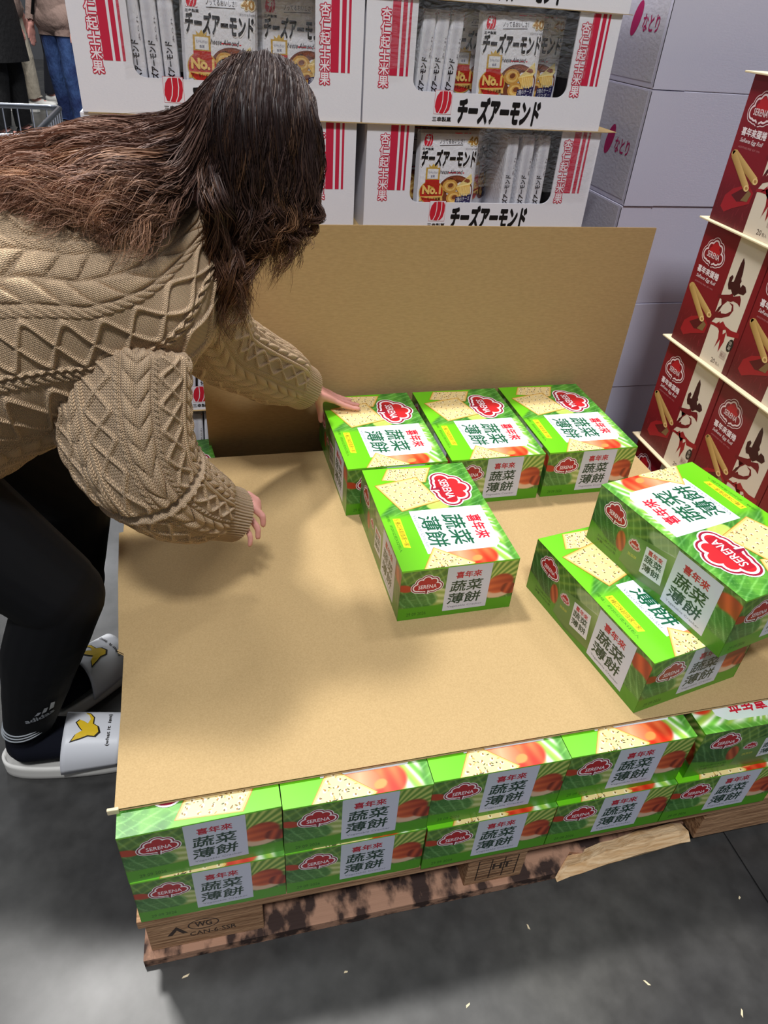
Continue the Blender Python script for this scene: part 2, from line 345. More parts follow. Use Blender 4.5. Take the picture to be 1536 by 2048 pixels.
BW, BL, BH = 215.0, 315.1, 116.9
GREEN = (104, 196, 24)
def art_top():
    A = Art(BL, BW)
    def bgf(x, y):
        g = np.broadcast_to(np.array(GREEN, float), x.shape+(3,)).copy()
        g = over(g, (128, 208, 44), sstep(60, 0, y)*.25)
        leaf = leafy(x, y, 2, (44, 112, 34), (96, 168, 58)); v = veins(x, y, 60, 260, 26); leaf = over(leaf, (150, 204, 110), v*.55)
        m = sstep(-6, 6, y-(150-.95*x)) * sstep(172, 150, x-(y-150)*.25*0)
        m = np.maximum(m, sstep(-4, 4, y-190)*sstep(0, 8, x)); g = over(g, leaf, m) if False else g*(1-m[..., None])+leaf*m[..., None]
        b1, u, w = blob(x, y, 140, 118, 16, 22); g = over(g, (214, 226, 110), b1*.8)
        a = np.arctan2(y-120, x-150); r = np.hypot(x-150, y-120)
        ray = np.clip(.5+.5*np.sin(a*46+2.2*np.sin(a*13)), 0, 1)**1.5; rc = mixc((112, 184, 66), (238, 246, 226), ray)
        rc = rc*(1-(sstep(150, 60, r)*0)[..., None]); yl = np.clip(.5+.5*np.sin(a*31+1), 0, 1)**6; rc = over(rc, (196, 216, 84), yl*.6)
        m2 = sstep(150, 160, x)*sstep(-5, 5, y-(150+ (x-150)*-.25)); m2 = m2*(1-sstep(-3, 5, y-(206+ (x-150)*.06))*.0)
        g = g*(1-m2[..., None])+rc*m2[..., None]
        d = leafy(x, y, 8, (60, 130, 40), (120, 190, 66)); m3 = sstep(200, 212, y-(x-200)*-.04)*sstep(120, 150, x); g = g*(1-m3[..., None])+d*m3[..., None]*.98
        # sliced tomatoes / peppers at the far right
        t1, u, w = blob(x, y, 296, 150, 26, 30, .2); g = over(g, np.array((226, 66, 32)), t1*0)
        tc = mixc((244, 120, 66), (206, 44, 20), np.clip(u*.5+.5+.25*np.sin(w*9), 0, 1)); g = g*(1-t1[..., None])+tc*t1[..., None]
        t2, u, w = blob(x, y, 292, 112, 22, 30, -.1); tc = mixc((250, 168, 128), (232, 96, 56), np.clip(np.abs(w)*.8, 0, 1)); g = g*(1-t2[..., None])+tc*t2[..., None]
        t3, u, w = blob(x, y, 301, 140, 7, 10, .4); g = over(g, (252, 150, 80), t3)
        return g
    A.grid(bgf, 1.6)
    A.poly([(151, 57), (277, 57), (277, 185), (262, 197), (151, 200)], None, 2, cols=[(232, 238, 252), (236, 240, 252), (232, 240, 240), (222, 240, 226), (206, 226, 216)])
    cracker(A, [(42, 32), (4, 52), (10, 140), (60, 116)], 3, 3); cracker(A, [(60, 14), (41, 102), (126, 125), (149, 45)], 9, 4)
    cracker(A, [(262, 72), (322, 36), (352, 90), (312, 132)], 3, 8)
    brand_logo(A, 90, 160, 1.02, 16)
    A.text('喜年來', 178, 160, 27, (204, 26, 52), 4, w=72, bold=.025)
    A.text('蔬菜', 170, 112, 40, (18, 92, 62), 4, w=92, bold=.015, shear=.08); A.text('薄餅', 170, 68, 38, (18, 92, 62), 4, w=92, bold=.015, shear=.08)
    A.poly([(158, 109), (272, 109), (272, 109.7), (158, 109.7)], (170, 190, 190), 3)
    A.text('Vegetable Cracker', 164, 58.5, 8.5, (130, 140, 150), 4, w=98)
    A.poly([(169, 21), (253, 20), (256, 32), (170, 35)], (250, 226, 40), 2); A.text('5 種口味超值選一家', 172, 23, 9, (20, 60, 20), 3, w=78)
    A.text('規格：約20公克X52包入', 157, 10, 6, (40, 110, 20), 2, w=108)
    return A
def panel(A, x0, x1, y0, y1, ly=3, s=1.0, lead=0):
    w = x1-x0; h = y1-y0; A.poly([(x0, y0), (x1, y0), (x1, y1), (x0, y1)], None, ly, cols=[(214, 216, 232), (210, 212, 230), (206, 210, 226), (200, 208, 216)])
    A.text('喜年來', x0+w*.2, y0+h*.73, h*.15, (184, 24, 50), ly+2, w=w*.58, bold=.025)
    A.text('蔬菜', x0+w*.1, y0+h*.43, h*.25, (20, 60, 44), ly+2, w=w*.74, bold=.015, shear=.08); A.text('薄餅', x0+w*.08, y0+h*.15, h*.25, (20, 60, 44), ly+2, w=w*.76, bold=.015, shear=.08)
    A.text('Vegetable Cracker', x0+w*.1, y0+h*.055, h*.055, (120, 124, 136), ly+2, w=w*.8)
def wall_bg(W):
    def f(x, y):
        g = leafy(x, y, 4, (42, 84, 30), (104, 146, 60)); s = .5+.5*np.sin((x*.9-y*1.2)*.28+3*fbm(x*.03, y*.03, 1)); g = over(g, (150, 178, 76), s**3*.5*sstep(50, 90, y))
        return g
    return f
def art_end():
    A = Art(BW, BH)
    def bgf(x, y):
        g = wall_bg(BW)(x, y)
        b, u, w = blob(x, y, 62, 50, 34, 22, -.2); c = mixc((150, 172, 84), (206, 212, 150), .5+.5*np.sin(w*10)); g = g*(1-b[..., None])+c*b[..., None]
        b, u, w = blob(x, y, 34, 46, 36, 22, -.12); c = leafy(x, y, 9, (44, 100, 38), (84, 138, 62)); v = veins(x, y, -10, 50, 18); c = over(c, (140, 176, 110), v*.6); g = g*(1-b[..., None])+c*b[..., None]
        b, u, w = blob(x, y, 8, 76, 16, 8, -.3); g = over(g, (176, 60, 30), b)
        m = sstep(160, 170, x)*sstep(66, 76, y); a = np.arctan2(y-50, x-150); c = mixc((96, 140, 48), (196, 208, 112), .5+.5*np.sin(a*40)); g = g*(1-m[..., None])+c*m[..., None]
        b, u, w = blob(x, y, 185, 40, 24, 12, .1); g = over(g, (226, 190, 160), b)
        b, u, w = blob(x, y, 186, 62, 26, 22, .4); c = mixc((220, 106, 58), (150, 48, 28), np.clip(.5+u*.4+.2*np.sin(w*8+u*3), 0, 1)); g = g*(1-b[..., None])+c*b[..., None]
        b, u, w = blob(x, y, 206, 48, 18, 13, -.3); g = g*(1-b[..., None])+mixc((196, 84, 50), (120, 40, 26), .5+.5*np.sin(u*7))*b[..., None]
        m = sstep(31, 27, y-(x*-.01)); g = over(g, (84, 158, 26), m); return g
    A.grid(bgf, 1.5); A.poly([(0, 113), (BW, 113), (BW, BH), (0, BH)], (120, 205, 40), 1)
    brand_logo(A, 49, 80, .52, 3, red=(176, 32, 40), ring=(130, 20, 44)); panel(A, 83, 165.5, 11, 114)
    A.text('29 09 2026', 16, 8.5, 7.5, (40, 92, 20), 2, w=36); return A
def art_side():
    A = Art(BL, BH)
    def bgf(x, y):
        g = wall_bg(BL)(x, y); b, u, w = blob(x, y, 32, 58, 40, 36, -.9); c = leafy(x, y, 6, (28, 70, 30), (62, 110, 50)); v = veins(x, y, 60, 20, 16); c = over(c, (120, 164, 84), v*.6); g = g*(1-b[..., None])+c*b[..., None]
        b, u, w = blob(x, y, 76, 48, 11, 20, .15); g = g*(1-b[..., None])+mixc((196, 96, 56), (140, 60, 34), .5+.5*np.sin(u*5+w*3))*b[..., None]
        b, u, w = blob(x, y, 165, 100, 40, 16); g = over(g, (190, 200, 170), b*.55)
        b, u, w = blob(x, y, 301, 90, 30, 18, -.1); g = g*(1-b[..., None])+mixc((206, 84, 44), (150, 50, 28), .5+.5*np.sin(u*6+w*2))*b[..., None]
        b, u, w = blob(x, y, 300, 52, 34, 26); c = leafy(x, y, 12, (52, 104, 42), (96, 144, 66)); v = veins(x, y, 330, 20, 14); c = over(c, (160, 190, 130), v*.5); g = g*(1-b[..., None])+c*b[..., None]
        m = sstep(33, 27, y-12*sstep(60, 0, x)); g = over(g, (80, 146, 32), m*.9); return g
    A.grid(bgf, 1.5)
    # little sachet
    A.poly([(84, 14), (92, 74), (128, 84), (180, 96), (194, 96), (196, 40), (190, 16), (120, 6)], None, 2, cols=[(96, 132, 70), (110, 150, 84), (84, 126, 56), (206, 212, 196), (150, 176, 110), (92, 120, 50), (110, 130, 72), (70, 110, 48)])
    A.poly([(131, 24), (178, 30), (173, 82), (129, 76)], (214, 216, 224), 3); brand_logo(A, 106, 62, .24, 3, red=(176, 32, 40), ring=(130, 20, 44))
    A.text('喜年來', 136, 64, 10, (184, 24, 50), 4, w=32, bold=.02, rot=.06); A.text('蔬菜', 133, 48, 14, (20, 60, 44), 4, w=38, bold=.015, rot=.08); A.text('薄餅', 134, 31, 14, (20, 60, 44), 4, w=38, bold=.015, rot=.1)
    A.text('蔬菜餅', 98, 36, 6, (200, 200, 80), 3, w=20, rot=.1)
    panel(A, 187, 277, 9, 112); brand_logo(A, 50, 88, .5, 3, red=(176, 32, 40), ring=(130, 20, 44))
    A.text('20公克X52包', 24, 22, 5, (40, 84, 30), 2, w=50); A.text('淨重1040公克', 24, 14, 5, (40, 84, 30), 2, w=50); return A
W, Lb, H = .215, .3151, .1169
BOX_MESH = {}
def cracker_box(label, loc, rz=0, group=None):
    if not BOX_MESH:
        r = thing('cracker_box', label, 'box', loc, rz, group)
        MB().box((.0006, .0006, 0), (W-.0006, Lb-.0006, H-.0004)).build('carton', M['green_card'], r, bevel=.0012)
        T, E_, D = art_top(), art_end(), art_side()
        # top print reads from back (y=L) to front (y=0), its upper edge on the +x side
        T.build('printed_top', M['print'], r, (0, Lb, H-.0004), (0, -1, 0), (1, 0, 0), eps=.00005)
        E_.build('printed_end', M['print'], r, (0, .0006, 0), (1, 0, 0), (0, 0, 1), base=.0002, eps=.00005)
        E_.build('printed_end', M['print'], r, (W, Lb-.0006, 0), (-1, 0, 0), (0, 0, 1), base=.0002, eps=.00005)
        D.build('printed_side', M['print'], r, (.0006, Lb, 0), (0, -1, 0), (0, 0, 1), base=.0002, eps=.00005)
        D.build('printed_side', M['print'], r, (W-.0006, 0, 0), (0, 1, 0), (0, 0, 1), base=.0002, eps=.00005)
        BOX_MESH['o'] = r; return r
    r = dup(BOX_MESH['o'], label, loc, rz)
    if group: r['group'] = group
    elif 'group' in r: del r['group']
    return r

# ================================================================== setting
fl = MB(); fl.box((-10, -8, -.1), (1.063, 15, 0)); fl.box((1.069, -8, -.1), (10, 15, 0)); fl.box((1.063, -8, -.1), (1.069, 15, -.004))
M['wall'] = new_mat('painted_warehouse_wall', (84, 85, 88), rough=.8)
for nm, a, b in (('wall_back', (-10, 15, 0), (10, 15.2, 9)), ('wall_front', (-10, -8.2, 0), (10, -8, 9)), ('wall_left', (-10.2, -8, 0), (-10, 15, 9)), ('wall_right', (10, -8, 0), (10.2, 15, 9))):
    tag(MB().box(a, b).build(nm, M['wall']), kind='structure')
tag(fl.build('floor', M['floor']), kind='structure')

# ================================================================== pallet
def pallet():
    r = thing('wooden_pallet', 'worn wooden pallet under the stacked green cracker boxes', 'pallet', (0, 0, 0))
    T0 = .118
    for i, (y0, y1) in enumerate([(0, .135), (.19, .29), (.34, .44), (.47, .60), (.66, .76), (.80, .88), (.89, .99)]):
        MB().box((-.008, y0+.001, T0), (1.17, y1, .1395)).build('deck_board', M['wood'], r, bevel=.002)
    for y0 in (.008, .43, .875):
        for x0, x1 in ((.0, .178), (.525, .632), (.985, 1.16)):
            MB().box((x0, y0, .022), (x1, y0+.11, T0-.0005)).build('block', M['wood'], r, bevel=.002)
    segs = [(.0, .178), (.178, .525), (.525, .632), (.632, .985), (.985, 1.16)]
    b = MB().prism([(-.013, -.004), (.70, -.002), (.74, .03), (.78, .018), (.9, .05), (1.165, .02), (1.165, .12), (-.01, .12)], 0, .0215)
    b.build('bottom_board', M['wood_dark'], r, bevel=.001)
    MB().box((-.01, .43, 0), (1.165, .53, .0215)).build('bottom_board', M['wood'], r, bevel=.001)
    MB().box((-.01, .87, 0), (1.165, .97, .0215)).build('bottom_board', M['wood'], r, bevel=.001)
    # torn pale splinter of the front bottom board
    v = []; xs = np.linspace(.70, .975, 12); f = []
    for i, x in enumerate(xs):
        t = i/11; z0 = .001+.012*t; z1 = z0+.006+.034*math.sin(t*2.5)**.8+.004*math.sin(i*2.1); y = -.004+.012*t
        v += [(x, y, z0), (x, y-.006, (z0+z1)/2), (x, y+.008, z1), (x, y+.03, z1-.01), (x, y+.03, z0)]
    for i in range(11):
        for k in range(5): f.append((i*5+k, i*5+(k+1) % 5, i*5+5+(k+1) % 5, i*5+5+k))
    f += [(4, 3, 2, 1, 0), tuple(55+k for k in range(5))]
    mesh('splintered_board', v, f, M['wood_fresh'], r)['label'] = 'pale freshly split front edge of the bottom board'
    A = Art(178, 96); ink = (62, 50, 44)
    A.text('WG', 72, 52, 17, ink, 1, w=26, bold=.02); 
    for k in range(40):
        t0, t1 = 2*math.pi*k/40, 2*math.pi*(k+1)/40
        A.poly([(85+24*math.cos(t0), 60+16*math.sin(t0)), (85+24*math.cos(t1), 60+16*math.sin(t1)), (85+22*math.cos(t1), 60+14*math.sin(t1)), (85+22*math.cos(t0), 60+14*math.sin(t0))], ink, 1)
    A.text('CAN-6-SSR', 62, 26, 13, ink, 1, w=72, bold=.01); A.poly([(28, 40), (44, 66), (60, 40), (52, 40), (44, 54), (36, 40)], ink, 1)
    A.build('ink_stamp', M['matte_print'], r, (0, .008, .022), (1, 0, 0), (0, 0, 1))
    A = Art(107, 96)
    for k in range(8): A.poly([(18, 14+k*9), (92, 14+k*9), (92, 15.4+k*9), (18, 15.4+k*9)], ink, 1)
    for k in (18, 42, 66, 90): A.poly([(k, 14), (k+2, 14), (k+2, 78), (k, 78)], ink, 1)
    A.text('HT', 46, 42, 20, ink, 2, bold=.03); A.build('ink_stamp', M['matte_print'], r, (.525, .008, .022), (1, 0, 0), (0, 0, 1))
    v = [(.3, -.0042, .003)]
pallet()

# ================================================================== cracker boxes on the pallet
Z1, Z2 = .14, .14+H
up = 'green cracker box, '
front_lower = ['leftmost in the bottom row of the pallet front', 'second from the left in the bottom row of the pallet front', 'middle of the bottom row, just left of the pallet centre block',
               'fourth from the left in the bottom row, over the splintered board', 'rightmost in the bottom row of the pallet front, under the sideways box']
front_upper = ['leftmost in the top row of the pallet front', 'second from the left in the top row of the pallet front',
               'third from the left in the top row of the pallet front', 'fourth from the left in the top row, beside the sideways box']
for i, s_ in enumerate(front_lower): cracker_box(up+s_, (i*.216, (0, 0, -.004, -.004, -.004)[i], Z1), 0, 'green cracker boxes in the bottom layer')
for i, s_ in enumerate(front_upper):
    if i == 0: cracker_box(up+s_, (-.001+W*math.cos(.028)-Lb*math.sin(.028), .001+W*math.sin(.028)+Lb*math.cos(.028), Z2), math.pi+.028, 'green cracker boxes in the upper layer')
    else: cracker_box(up+s_, (i*.216-.001, (0, .001, .003, .004)[i], Z2), 0, 'green cracker boxes in the upper layer')
cracker_box('green cracker box laid sideways at the right end of the pallet front', (.877, .004+W, Z2), -math.pi/2, 'green cracker boxes in the upper layer')
GU = 'green cracker boxes under the sheet'
cracker_box('green cracker box in the bottom layer, middle of the pallet left side', (0, Lb+.002, Z1), 0, GU)
cracker_box('green cracker box in the bottom layer, back end of the pallet left side', (0, 2*Lb+.004, Z1), 0, GU)
cracker_box('green cracker box in the upper layer, middle of the pallet left side', (-.006, Lb+.010, Z2), 0, GU)
cracker_box('green cracker box jutting out at the back left corner by the sheet notch', (-.030, .668, Z2), .114, GU)
for k, w_ in enumerate(('left', 'right')):
    cracker_box('green cracker box under the sheet, back row of the bottom layer, %s one' % w_, (.217+k*.317, .66+W, Z1), -math.pi/2, GU)
    cracker_box('green cracker box under the sheet, back row of the upper layer, %s one' % w_, (.203+k*.317, .66+W, Z2), -math.pi/2, GU)
for k, w_ in enumerate(('near', 'middle', 'far')):
    cracker_box('green cracker box under the sheet, %s one along the right edge of the upper layer' % w_, (.869, .004+W+(k+1)*.2165, Z2), -math.pi/2, GU)
    if k: cracker_box('green cracker box under the sheet, %s one along the right edge of the bottom layer' % w_, (.869, .004+W+(k+1)*.2165, Z1), -math.pi/2, GU)
cracker_box('green cracker box under the sheet, second row, left of centre in the upper layer', (.216, Lb+.003, Z2), 0, GU)
cracker_box('green cracker box under the sheet, second row, right of centre in the upper layer', (.648, Lb+.005, Z2), 0, GU)
cracker_box('green cracker box under the sheet, second row, left of centre in the bottom layer', (.216, Lb+.003, Z1), 0, GU)
cracker_box('green cracker box under the sheet, second row, right of centre in the bottom layer', (.648, Lb+.003, Z1), 0, GU)

# cardboard sheet: two liners with a fluted core, notched along its left edge
ZT = .14+2*H
def corrugated(name, outline, t, m, parent=None, loc=(0, 0, 0), pitch=.0075, rect=None, rot=None):
    r = bpy.data.objects.new(name, None); link(r, parent); r.location = loc
    if rot: r.rotation_euler = rot
    MB().prism(outline, t-.0008, t).build('liner', m, r); MB().prism(outline, 0, .0008).build('liner', m, r)
    x0, y0, x1, y1 = rect; n = int((x1-x0)/pitch)*6; v = []; f = []
    for i in range(n+1):
        x = x0+(x1-x0)*i/n; z = t/2+(t/2-.0009)*math.sin(2*math.pi*(x-x0)/pitch); v += [(x, y0, z), (x, y1, z)]
    f = [(2*i, 2*i+2, 2*i+3, 2*i+1) for i in range(n)]; mesh('fluted_core', v, f, M['kraft_dark'], r, smooth=True)
    return r
sheet = corrugated('cardboard_sheet', [(-.004, .039), (1.19, .047), (1.19, .905), (.2, .905), (-.03, .905), (-.031, .80), (-.030, .648), (-.038, .646), (-.030, .50), (-.018, .33), (-.020, .327), (-.009, .318), (-.006, .2)],
                   .0058, M['kraft'], None, (0, 0, ZT+.0012), rect=(-.004, .0475, 1.188, .903))
tag(sheet, 'brown cardboard sheet lying flat over the green boxes on the pallet', 'cardboard')
flp = MB().box((-.0135, .036, -.002), (.002, .041, .0088)).build('torn_corner', M['cream_edge'], sheet, bevel=.0015)
board = corrugated('cardboard_board', [(0, 0), (1.05, 0), (1.05, .742), (0, .745)], .004, M['kraft_board'], None, (.146, .979, .14), rect=(.0015, .002, 1.0485, .741), rot=(math.pi/2, 0, 0))
tag(board, 'brown cardboard board standing upright behind the row of green boxes', 'cardboard')

ZB = ZT+.0072
for lab, (x, y, a) in (('green cracker box standing alone in the middle of the cardboard sheet', (.4523, .3168, .0159)),
                       ('green cracker box touched by the hand, left end of the back row on the sheet', (.4192, .6386, .0272)),
                       ('green cracker box in the middle of the back row on the sheet', (.6429, .644, .009)),
                       ('green cracker box at the right end of the back row on the sheet', (.8681, .6472, .01))):
    cracker_box(lab, (x, y, ZB), a, 'green cracker boxes on top of the sheet')
cracker_box('green cracker box lying askew at the front right of the sheet, under another box', (.7768, .0573, ZB), .1809, 'green cracker boxes on top of the sheet')
a = .2233; ux, uy = math.cos(a), math.sin(a)
cracker_box('green cracker box stacked crosswise on another at the right, its lettering upside down', (.8811+ux*W-uy*Lb, .051+uy*W+ux*Lb, ZB+H+.0006), a+math.pi, 'green cracker boxes on top of the sheet')

# ================================================================== rice cracker cartons behind
CW, CD, CH = .568, .40, .2255
RED = (206, 40, 72)
def kata(A, x, y, w, h, col, ly, rot=0):      # heavy katakana word mark
    A.text('チーズアーモンド', x, y, h, col, ly, w=w, bold=.06, shear=.12, rot=rot)
def maker_mark(A, x, y, s, ly, sub=True):
    A.poly([(x, y), (x+s, y), (x+s, y+s*1.15), (x, y+s*1.15)], (206, 40, 62), ly); A.poly([(x+.6, y+.6), (x+s-.6, y+.6), (x+s-.6, y+s*1.15-.6), (x+.6, y+s*1.15-.6)], (240, 236, 242), ly+1)
    q = lambda a, b: (x+s*a, y+s*b*1.15)
    A.poly([q(.04, .30), q(.14, .06), q(.45, .03), q(.72, .05), q(.88, .2), q(.96, .5), q(.96, .80), q(.86, .95), q(.5, .97), q(.28, .94), q(.12, .75), q(.05, .5)], (210, 36, 56), ly+2)
    for k in (0, 1):
        o = .30*k; L_ = [(.26+o, .02), (.40+o, .28), (.46+o, .60), (.44+o, .98)]
        A.poly([q(a-.022, b) for a, b in L_]+[q(a+.022, b) for a, b in L_[::-1]], (246, 240, 244), ly+3)
    if sub: A.text('三幸製菓', x-2, y-s*.36, s*.24, (30, 30, 34), ly, w=s+4, bold=.02)
def carton_front_art():
    A = Art(568, 224)
    def stripes(x, s=1):
        for a, b in ((0, 17), (22, 31), (36, 41)): A.poly([(x+a, 90), (x+b, 90), (x+b, 224), (x+a, 224)], RED, 1)
    def chars(x):
        for k, ch in enumerate('杏仁起士米果'):
            y = 186-k*23.6
            for (b, c, l) in ((.11, RED, 2), (.02, (250, 240, 246), 3)): A.text(ch, x+12, y+10, 22 if b < .05 else 25.5, c, l, w=21 if b < .05 else 24.5, bold=b, anchor='c')
    stripes(54); chars(30); stripes(500); chars(476)
    maker_mark(A, 160, 22, 40, 1); kata(A, 215, 5, 198, 54, (22, 20, 22), 1)
    return A
CART = {}
def carton_shell(r):
    t = .004; m = MB()
    m.box((0, t, 0), (t, CD, CH)); m.box((CW-t, t, 0), (CW, CD, CH)); m.box((t, CD-t, 0), (CW-t, CD, CH)); m.box((t, t, 0), (CW-t, CD-t, t))
    m.build('carton', M['white_card'], r)
    x0, x1, z0, R_ = .108, .468, .064, .022
    arc = lambda cx, cz, a0: [(cx+R_*math.cos(a0+i*math.pi/12), cz+R_*math.sin(a0+i*math.pi/12)) for i in range(7)]
    poly = [(0, 0), (CW, 0), (CW, CH), (x1, CH)]+arc(x1-R_, z0+R_, 0)[::-1][::-1][:0]
    corner_r = [(x1-R_+R_*math.cos(-i*math.pi/12), z0+R_+R_*math.sin(-i*math.pi/12)) for i in range(7)]
    corner_l = [(x0+R_-R_*math.sin(i*math.pi/12), z0+R_-R_*math.cos(i*math.pi/12)) for i in range(7)]
    poly += corner_r+corner_l+[(x0, CH), (0, CH)]
    f = MB().prism(poly, 0, t); f.v = [(x, t-z, y) for x, y, z in f.v]
    fr = f.build('front_panel', M['white_card'], r)
    CART['art'].build('printed_lettering', M['matte_print'], fr, (0, 0, 0), (1, 0, 0), (0, 0, 1), eps=.0001)
def snack_carton(label, loc, rz=0, group='rice cracker cartons in the tall stack'):
    if not CART:
        CART['art'] = carton_front_art(); r = thing('snack_carton', label, 'carton', loc, rz, group); carton_shell(r); CART['o'] = r; return r
    return dup(CART['o'], label, loc, rz, group)

# snack bags
def bag_surface(w, h, d):
    def sf(x, y, off):
        u = np.clip(x/w*2-1, -1, 1); v = np.clip(y/h*2-1, -1, 1)
        pr = (np.clip(1-np.abs(u)**9, 0, 1)*np.clip(1-np.abs(v)**10, 0, 1))**.5
        wr = .0012*np.sin(x*.21+y*.05)*np.exp(-((np.abs(v)-.92)/.1)**2)
        return np.stack([(x-w/2)*.001, -(d/2*pr)-wr-off, y*.001*np.ones_like(x)], 1)
    return sf
def bag_front_art():
    A = Art(150, 210)
    A.grid(lambda x, y: np.broadcast_to(np.array((238, 238, 244), float), x.shape+(3,)), 6)
    for a, b in ((82, 100), (104, 113), (117, 121)): A.poly([(a+4, 206), (b+4, 206), (b-5, 122), (a-5, 122)], (216, 40, 60), 1)
    maker_mark(A, 12, 178, 22, 2); A.text('ノッてるおいしさ！', 50, 184, 9, (30, 30, 34), 3, w=58, rot=.02); A.poly([(50, 180), (106, 182), (106, 183), (50, 181)], (30, 30, 34), 3)
    A.text('40', 116, 180, 21, (240, 226, 190), 3, w=30, bold=.12); A.text('40', 118, 182, 17, (176, 128, 52), 4, w=26, bold=.04); A.text('おかげさまで40周年', 114, 172, 4, (60, 50, 50), 4, w=32)
    kata(A, 7, 134, 138, 42, (250, 248, 250), 3); A.text('チーズアーモンド', 9, 136, 37, (20, 18, 20), 5, w=133, bold=.045, shear=.12)
    A.text('Cheese Almond', 50, 121, 9, (40, 30, 36), 4, w=62, shear=.3)
    A.ell(98, 82, 44, 36, (120, 62, 40), 4, 36)
    for k in range(12): A.ell(78+k*4.5, 112-abs(k-5), 5, 4, (150, 78, 48), 5, 8)
    for cx, cy, s in ((84, 94, 1), (96, 68, 1)):
        A.ell(cx, cy, 19*s, 15*s, (214, 160, 78), 6, 24); A.ell(cx, cy, 14, 11, (240, 200, 118), 7, 24); A.ell(cx+1, cy+1, 9.5, 7, (216, 160, 80), 8, 20); A.ell(cx+1, cy+2, 6.5, 4.6, (126, 70, 44), 9, 16, .3)
    A.poly([(98, 92), (134, 122), (139, 104), (134, 98)], (250, 226, 150), 8); A.poly([(98, 92), (134, 98), (136, 78), (108, 78)], (246, 200, 104), 9)
    for k in range(6): A.poly([(108+k*4.5, 94), (111+k*4.5, 94), (112+k*4, 72+3*(k % 2)), (109+k*4, 72+2*(k % 3))], (252, 220, 140), 10)
    A.poly([(98, 48), (138, 54), (140, 76), (100, 70)], (44, 42, 88), 10); A.text('2種のチーズ', 102, 60, 9, (230, 230, 240), 11, w=34, rot=.1); A.text('パウダー', 104, 52, 7, (230, 230, 240), 11, w=30, rot=.1)
    A.poly([(22, 98), (22, 134), (56, 134), (56, 98), (39, 88)], (206, 166, 70), 5); A.poly([(26, 110), (26, 131), (52, 131), (52, 110)], (238, 238, 240), 6); A.poly([(30, 134), (28, 141), (34, 136), (39, 143), (44, 136), (50, 141), (48, 134)], (214, 176, 80), 5)
    A.poly([(22, 100), (56, 100), (56, 108), (22, 108)], (196, 40, 40), 7); A.text('モンドセレクション', 28, 121, 5, (60, 60, 120), 7, w=22); A.text('金賞', 34, 113, 5, (60, 60, 120), 7, w=10)
    A.ell(39, 80, 30, 27, (214, 170, 74), 6, 30); A.ell(39, 80, 28, 25, (192, 44, 34), 7, 30); A.text('No.1', 16, 76, 20, (248, 206, 120), 8, w=46, bold=.05)
    A.poly([(10, 60), (68, 62), (66, 73), (12, 71)], (232, 190, 104), 9); A.text('アーモンド米菓', 16, 62.5, 7, (90, 40, 20), 10, w=46, bold=.02)
    A.poly([(58, 40), (84, 36), (84, 46), (58, 52)], (240, 240, 240), 8); A.poly([(6, 10), (144, 26), (144, 4), (6, 4)], (172, 84, 48), 5); A.poly([(104, 22), (122, 24), (122, 4), (104, 4)], (230, 150, 160), 6)
    return A
def bag_side_art():
    A = Art(30, 205)
    A.grid(lambda x, y: mixc((206, 206, 216), (236, 236, 242), .5+.5*np.sin(x*.3+.8)), 5)
    A.poly([(26, 6), (27.2, 6), (27.2, 200), (26, 200)], (190, 40, 70), 1); A.poly([(2, 6), (2.8, 6), (2.8, 200), (2, 200)], (190, 60, 84), 1)
    A.text('チーズアーモンド', 13, 78, 14, (24, 22, 26), 2, w=86, bold=.035, rot=math.pi/2, anchor='c', shear=.1)
    A.poly([(10, 20), (20, 20), (23, 32), (13, 32)], (214, 44, 50), 2); A.poly([(15, 20), (16, 20), (19, 32), (18, 32)], (240, 230, 232), 3)
    A.text('三幸製菓', 26, 30, 5, (60, 50, 60), 2, w=24, rot=math.pi/2); A.text('あられ', 26, 120, 3.4, (90, 80, 90), 2, w=40, rot=math.pi/2)
    return A
BAG = {}
GB = 'white bags of almond rice crackers in the cartons'
def bag(kind, label, loc, rz=0, flip=False, tilt=0):
    if kind not in BAG:
        r = thing('snack_bag', label, 'bag', (0, 0, 0), 0, GB)
        w, h, d = ((150, 210, .034), (30, 205, .02))[kind == 'side']; sf = bag_surface(w, h, d); n = 24; v = []; f = []
        X, Y = np.meshgrid(np.linspace(0, w, n), np.linspace(0, h, n)); P = sf(X.ravel(), Y.ravel(), np.zeros(n*n)); B = P.copy(); back = .12 if kind == 'side' else .034
        B[:, 1] = (-P[:, 1]+(back if kind == 'side' else 0)); v = [tuple(p) for p in P]+[tuple(p) for p in B]
        q = lambda j, i: j*n+i
        for j in range(n-1):
            for i in range(n-1): f.append((q(j, i), q(j, i+1), q(j+1, i+1), q(j+1, i))); f.append(tuple(n*n+k for k in (q(j, i), q(j+1, i), q(j+1, i+1), q(j, i+1))))
        ring = [q(0, i) for i in range(n)]+[q(j, n-1) for j in range(1, n)]+[q(n-1, i) for i in range(n-2, -1, -1)]+[q(j, 0) for j in range(n-2, 0, -1)]
        for a, b in zip(ring, ring[1:]+ring[:1]): f.append((b, a, a+n*n, b+n*n))
        mesh('pouch', v, f, M['film_plain'], r, smooth=True)
        (bag_front_art() if kind == 'front' else bag_side_art()).build('printed_face', M['foil_print'], r, 0, 0, 0, base=.0008, eps=.00022, surf=sf, smooth=True) if False else None
        A = bag_front_art() if kind == 'front' else bag_side_art(); A.build('printed_face', M['foil_print'], r, (0, 0, 0), (1, 0, 0), (0, 0, 1), base=.0006, eps=.0002, surf=sf)
        BAG[kind] = r; r.location = loc; r.rotation_euler = (0, tilt+(math.pi if flip else 0), rz)
        if flip: r.location.z += .205
        return r
    z = loc[2]+(.205 if flip else 0)
    r = dup(BAG[kind], label, (loc[0], loc[1], z), rot=(0, tilt+(math.pi if flip else 0), rz)); return r
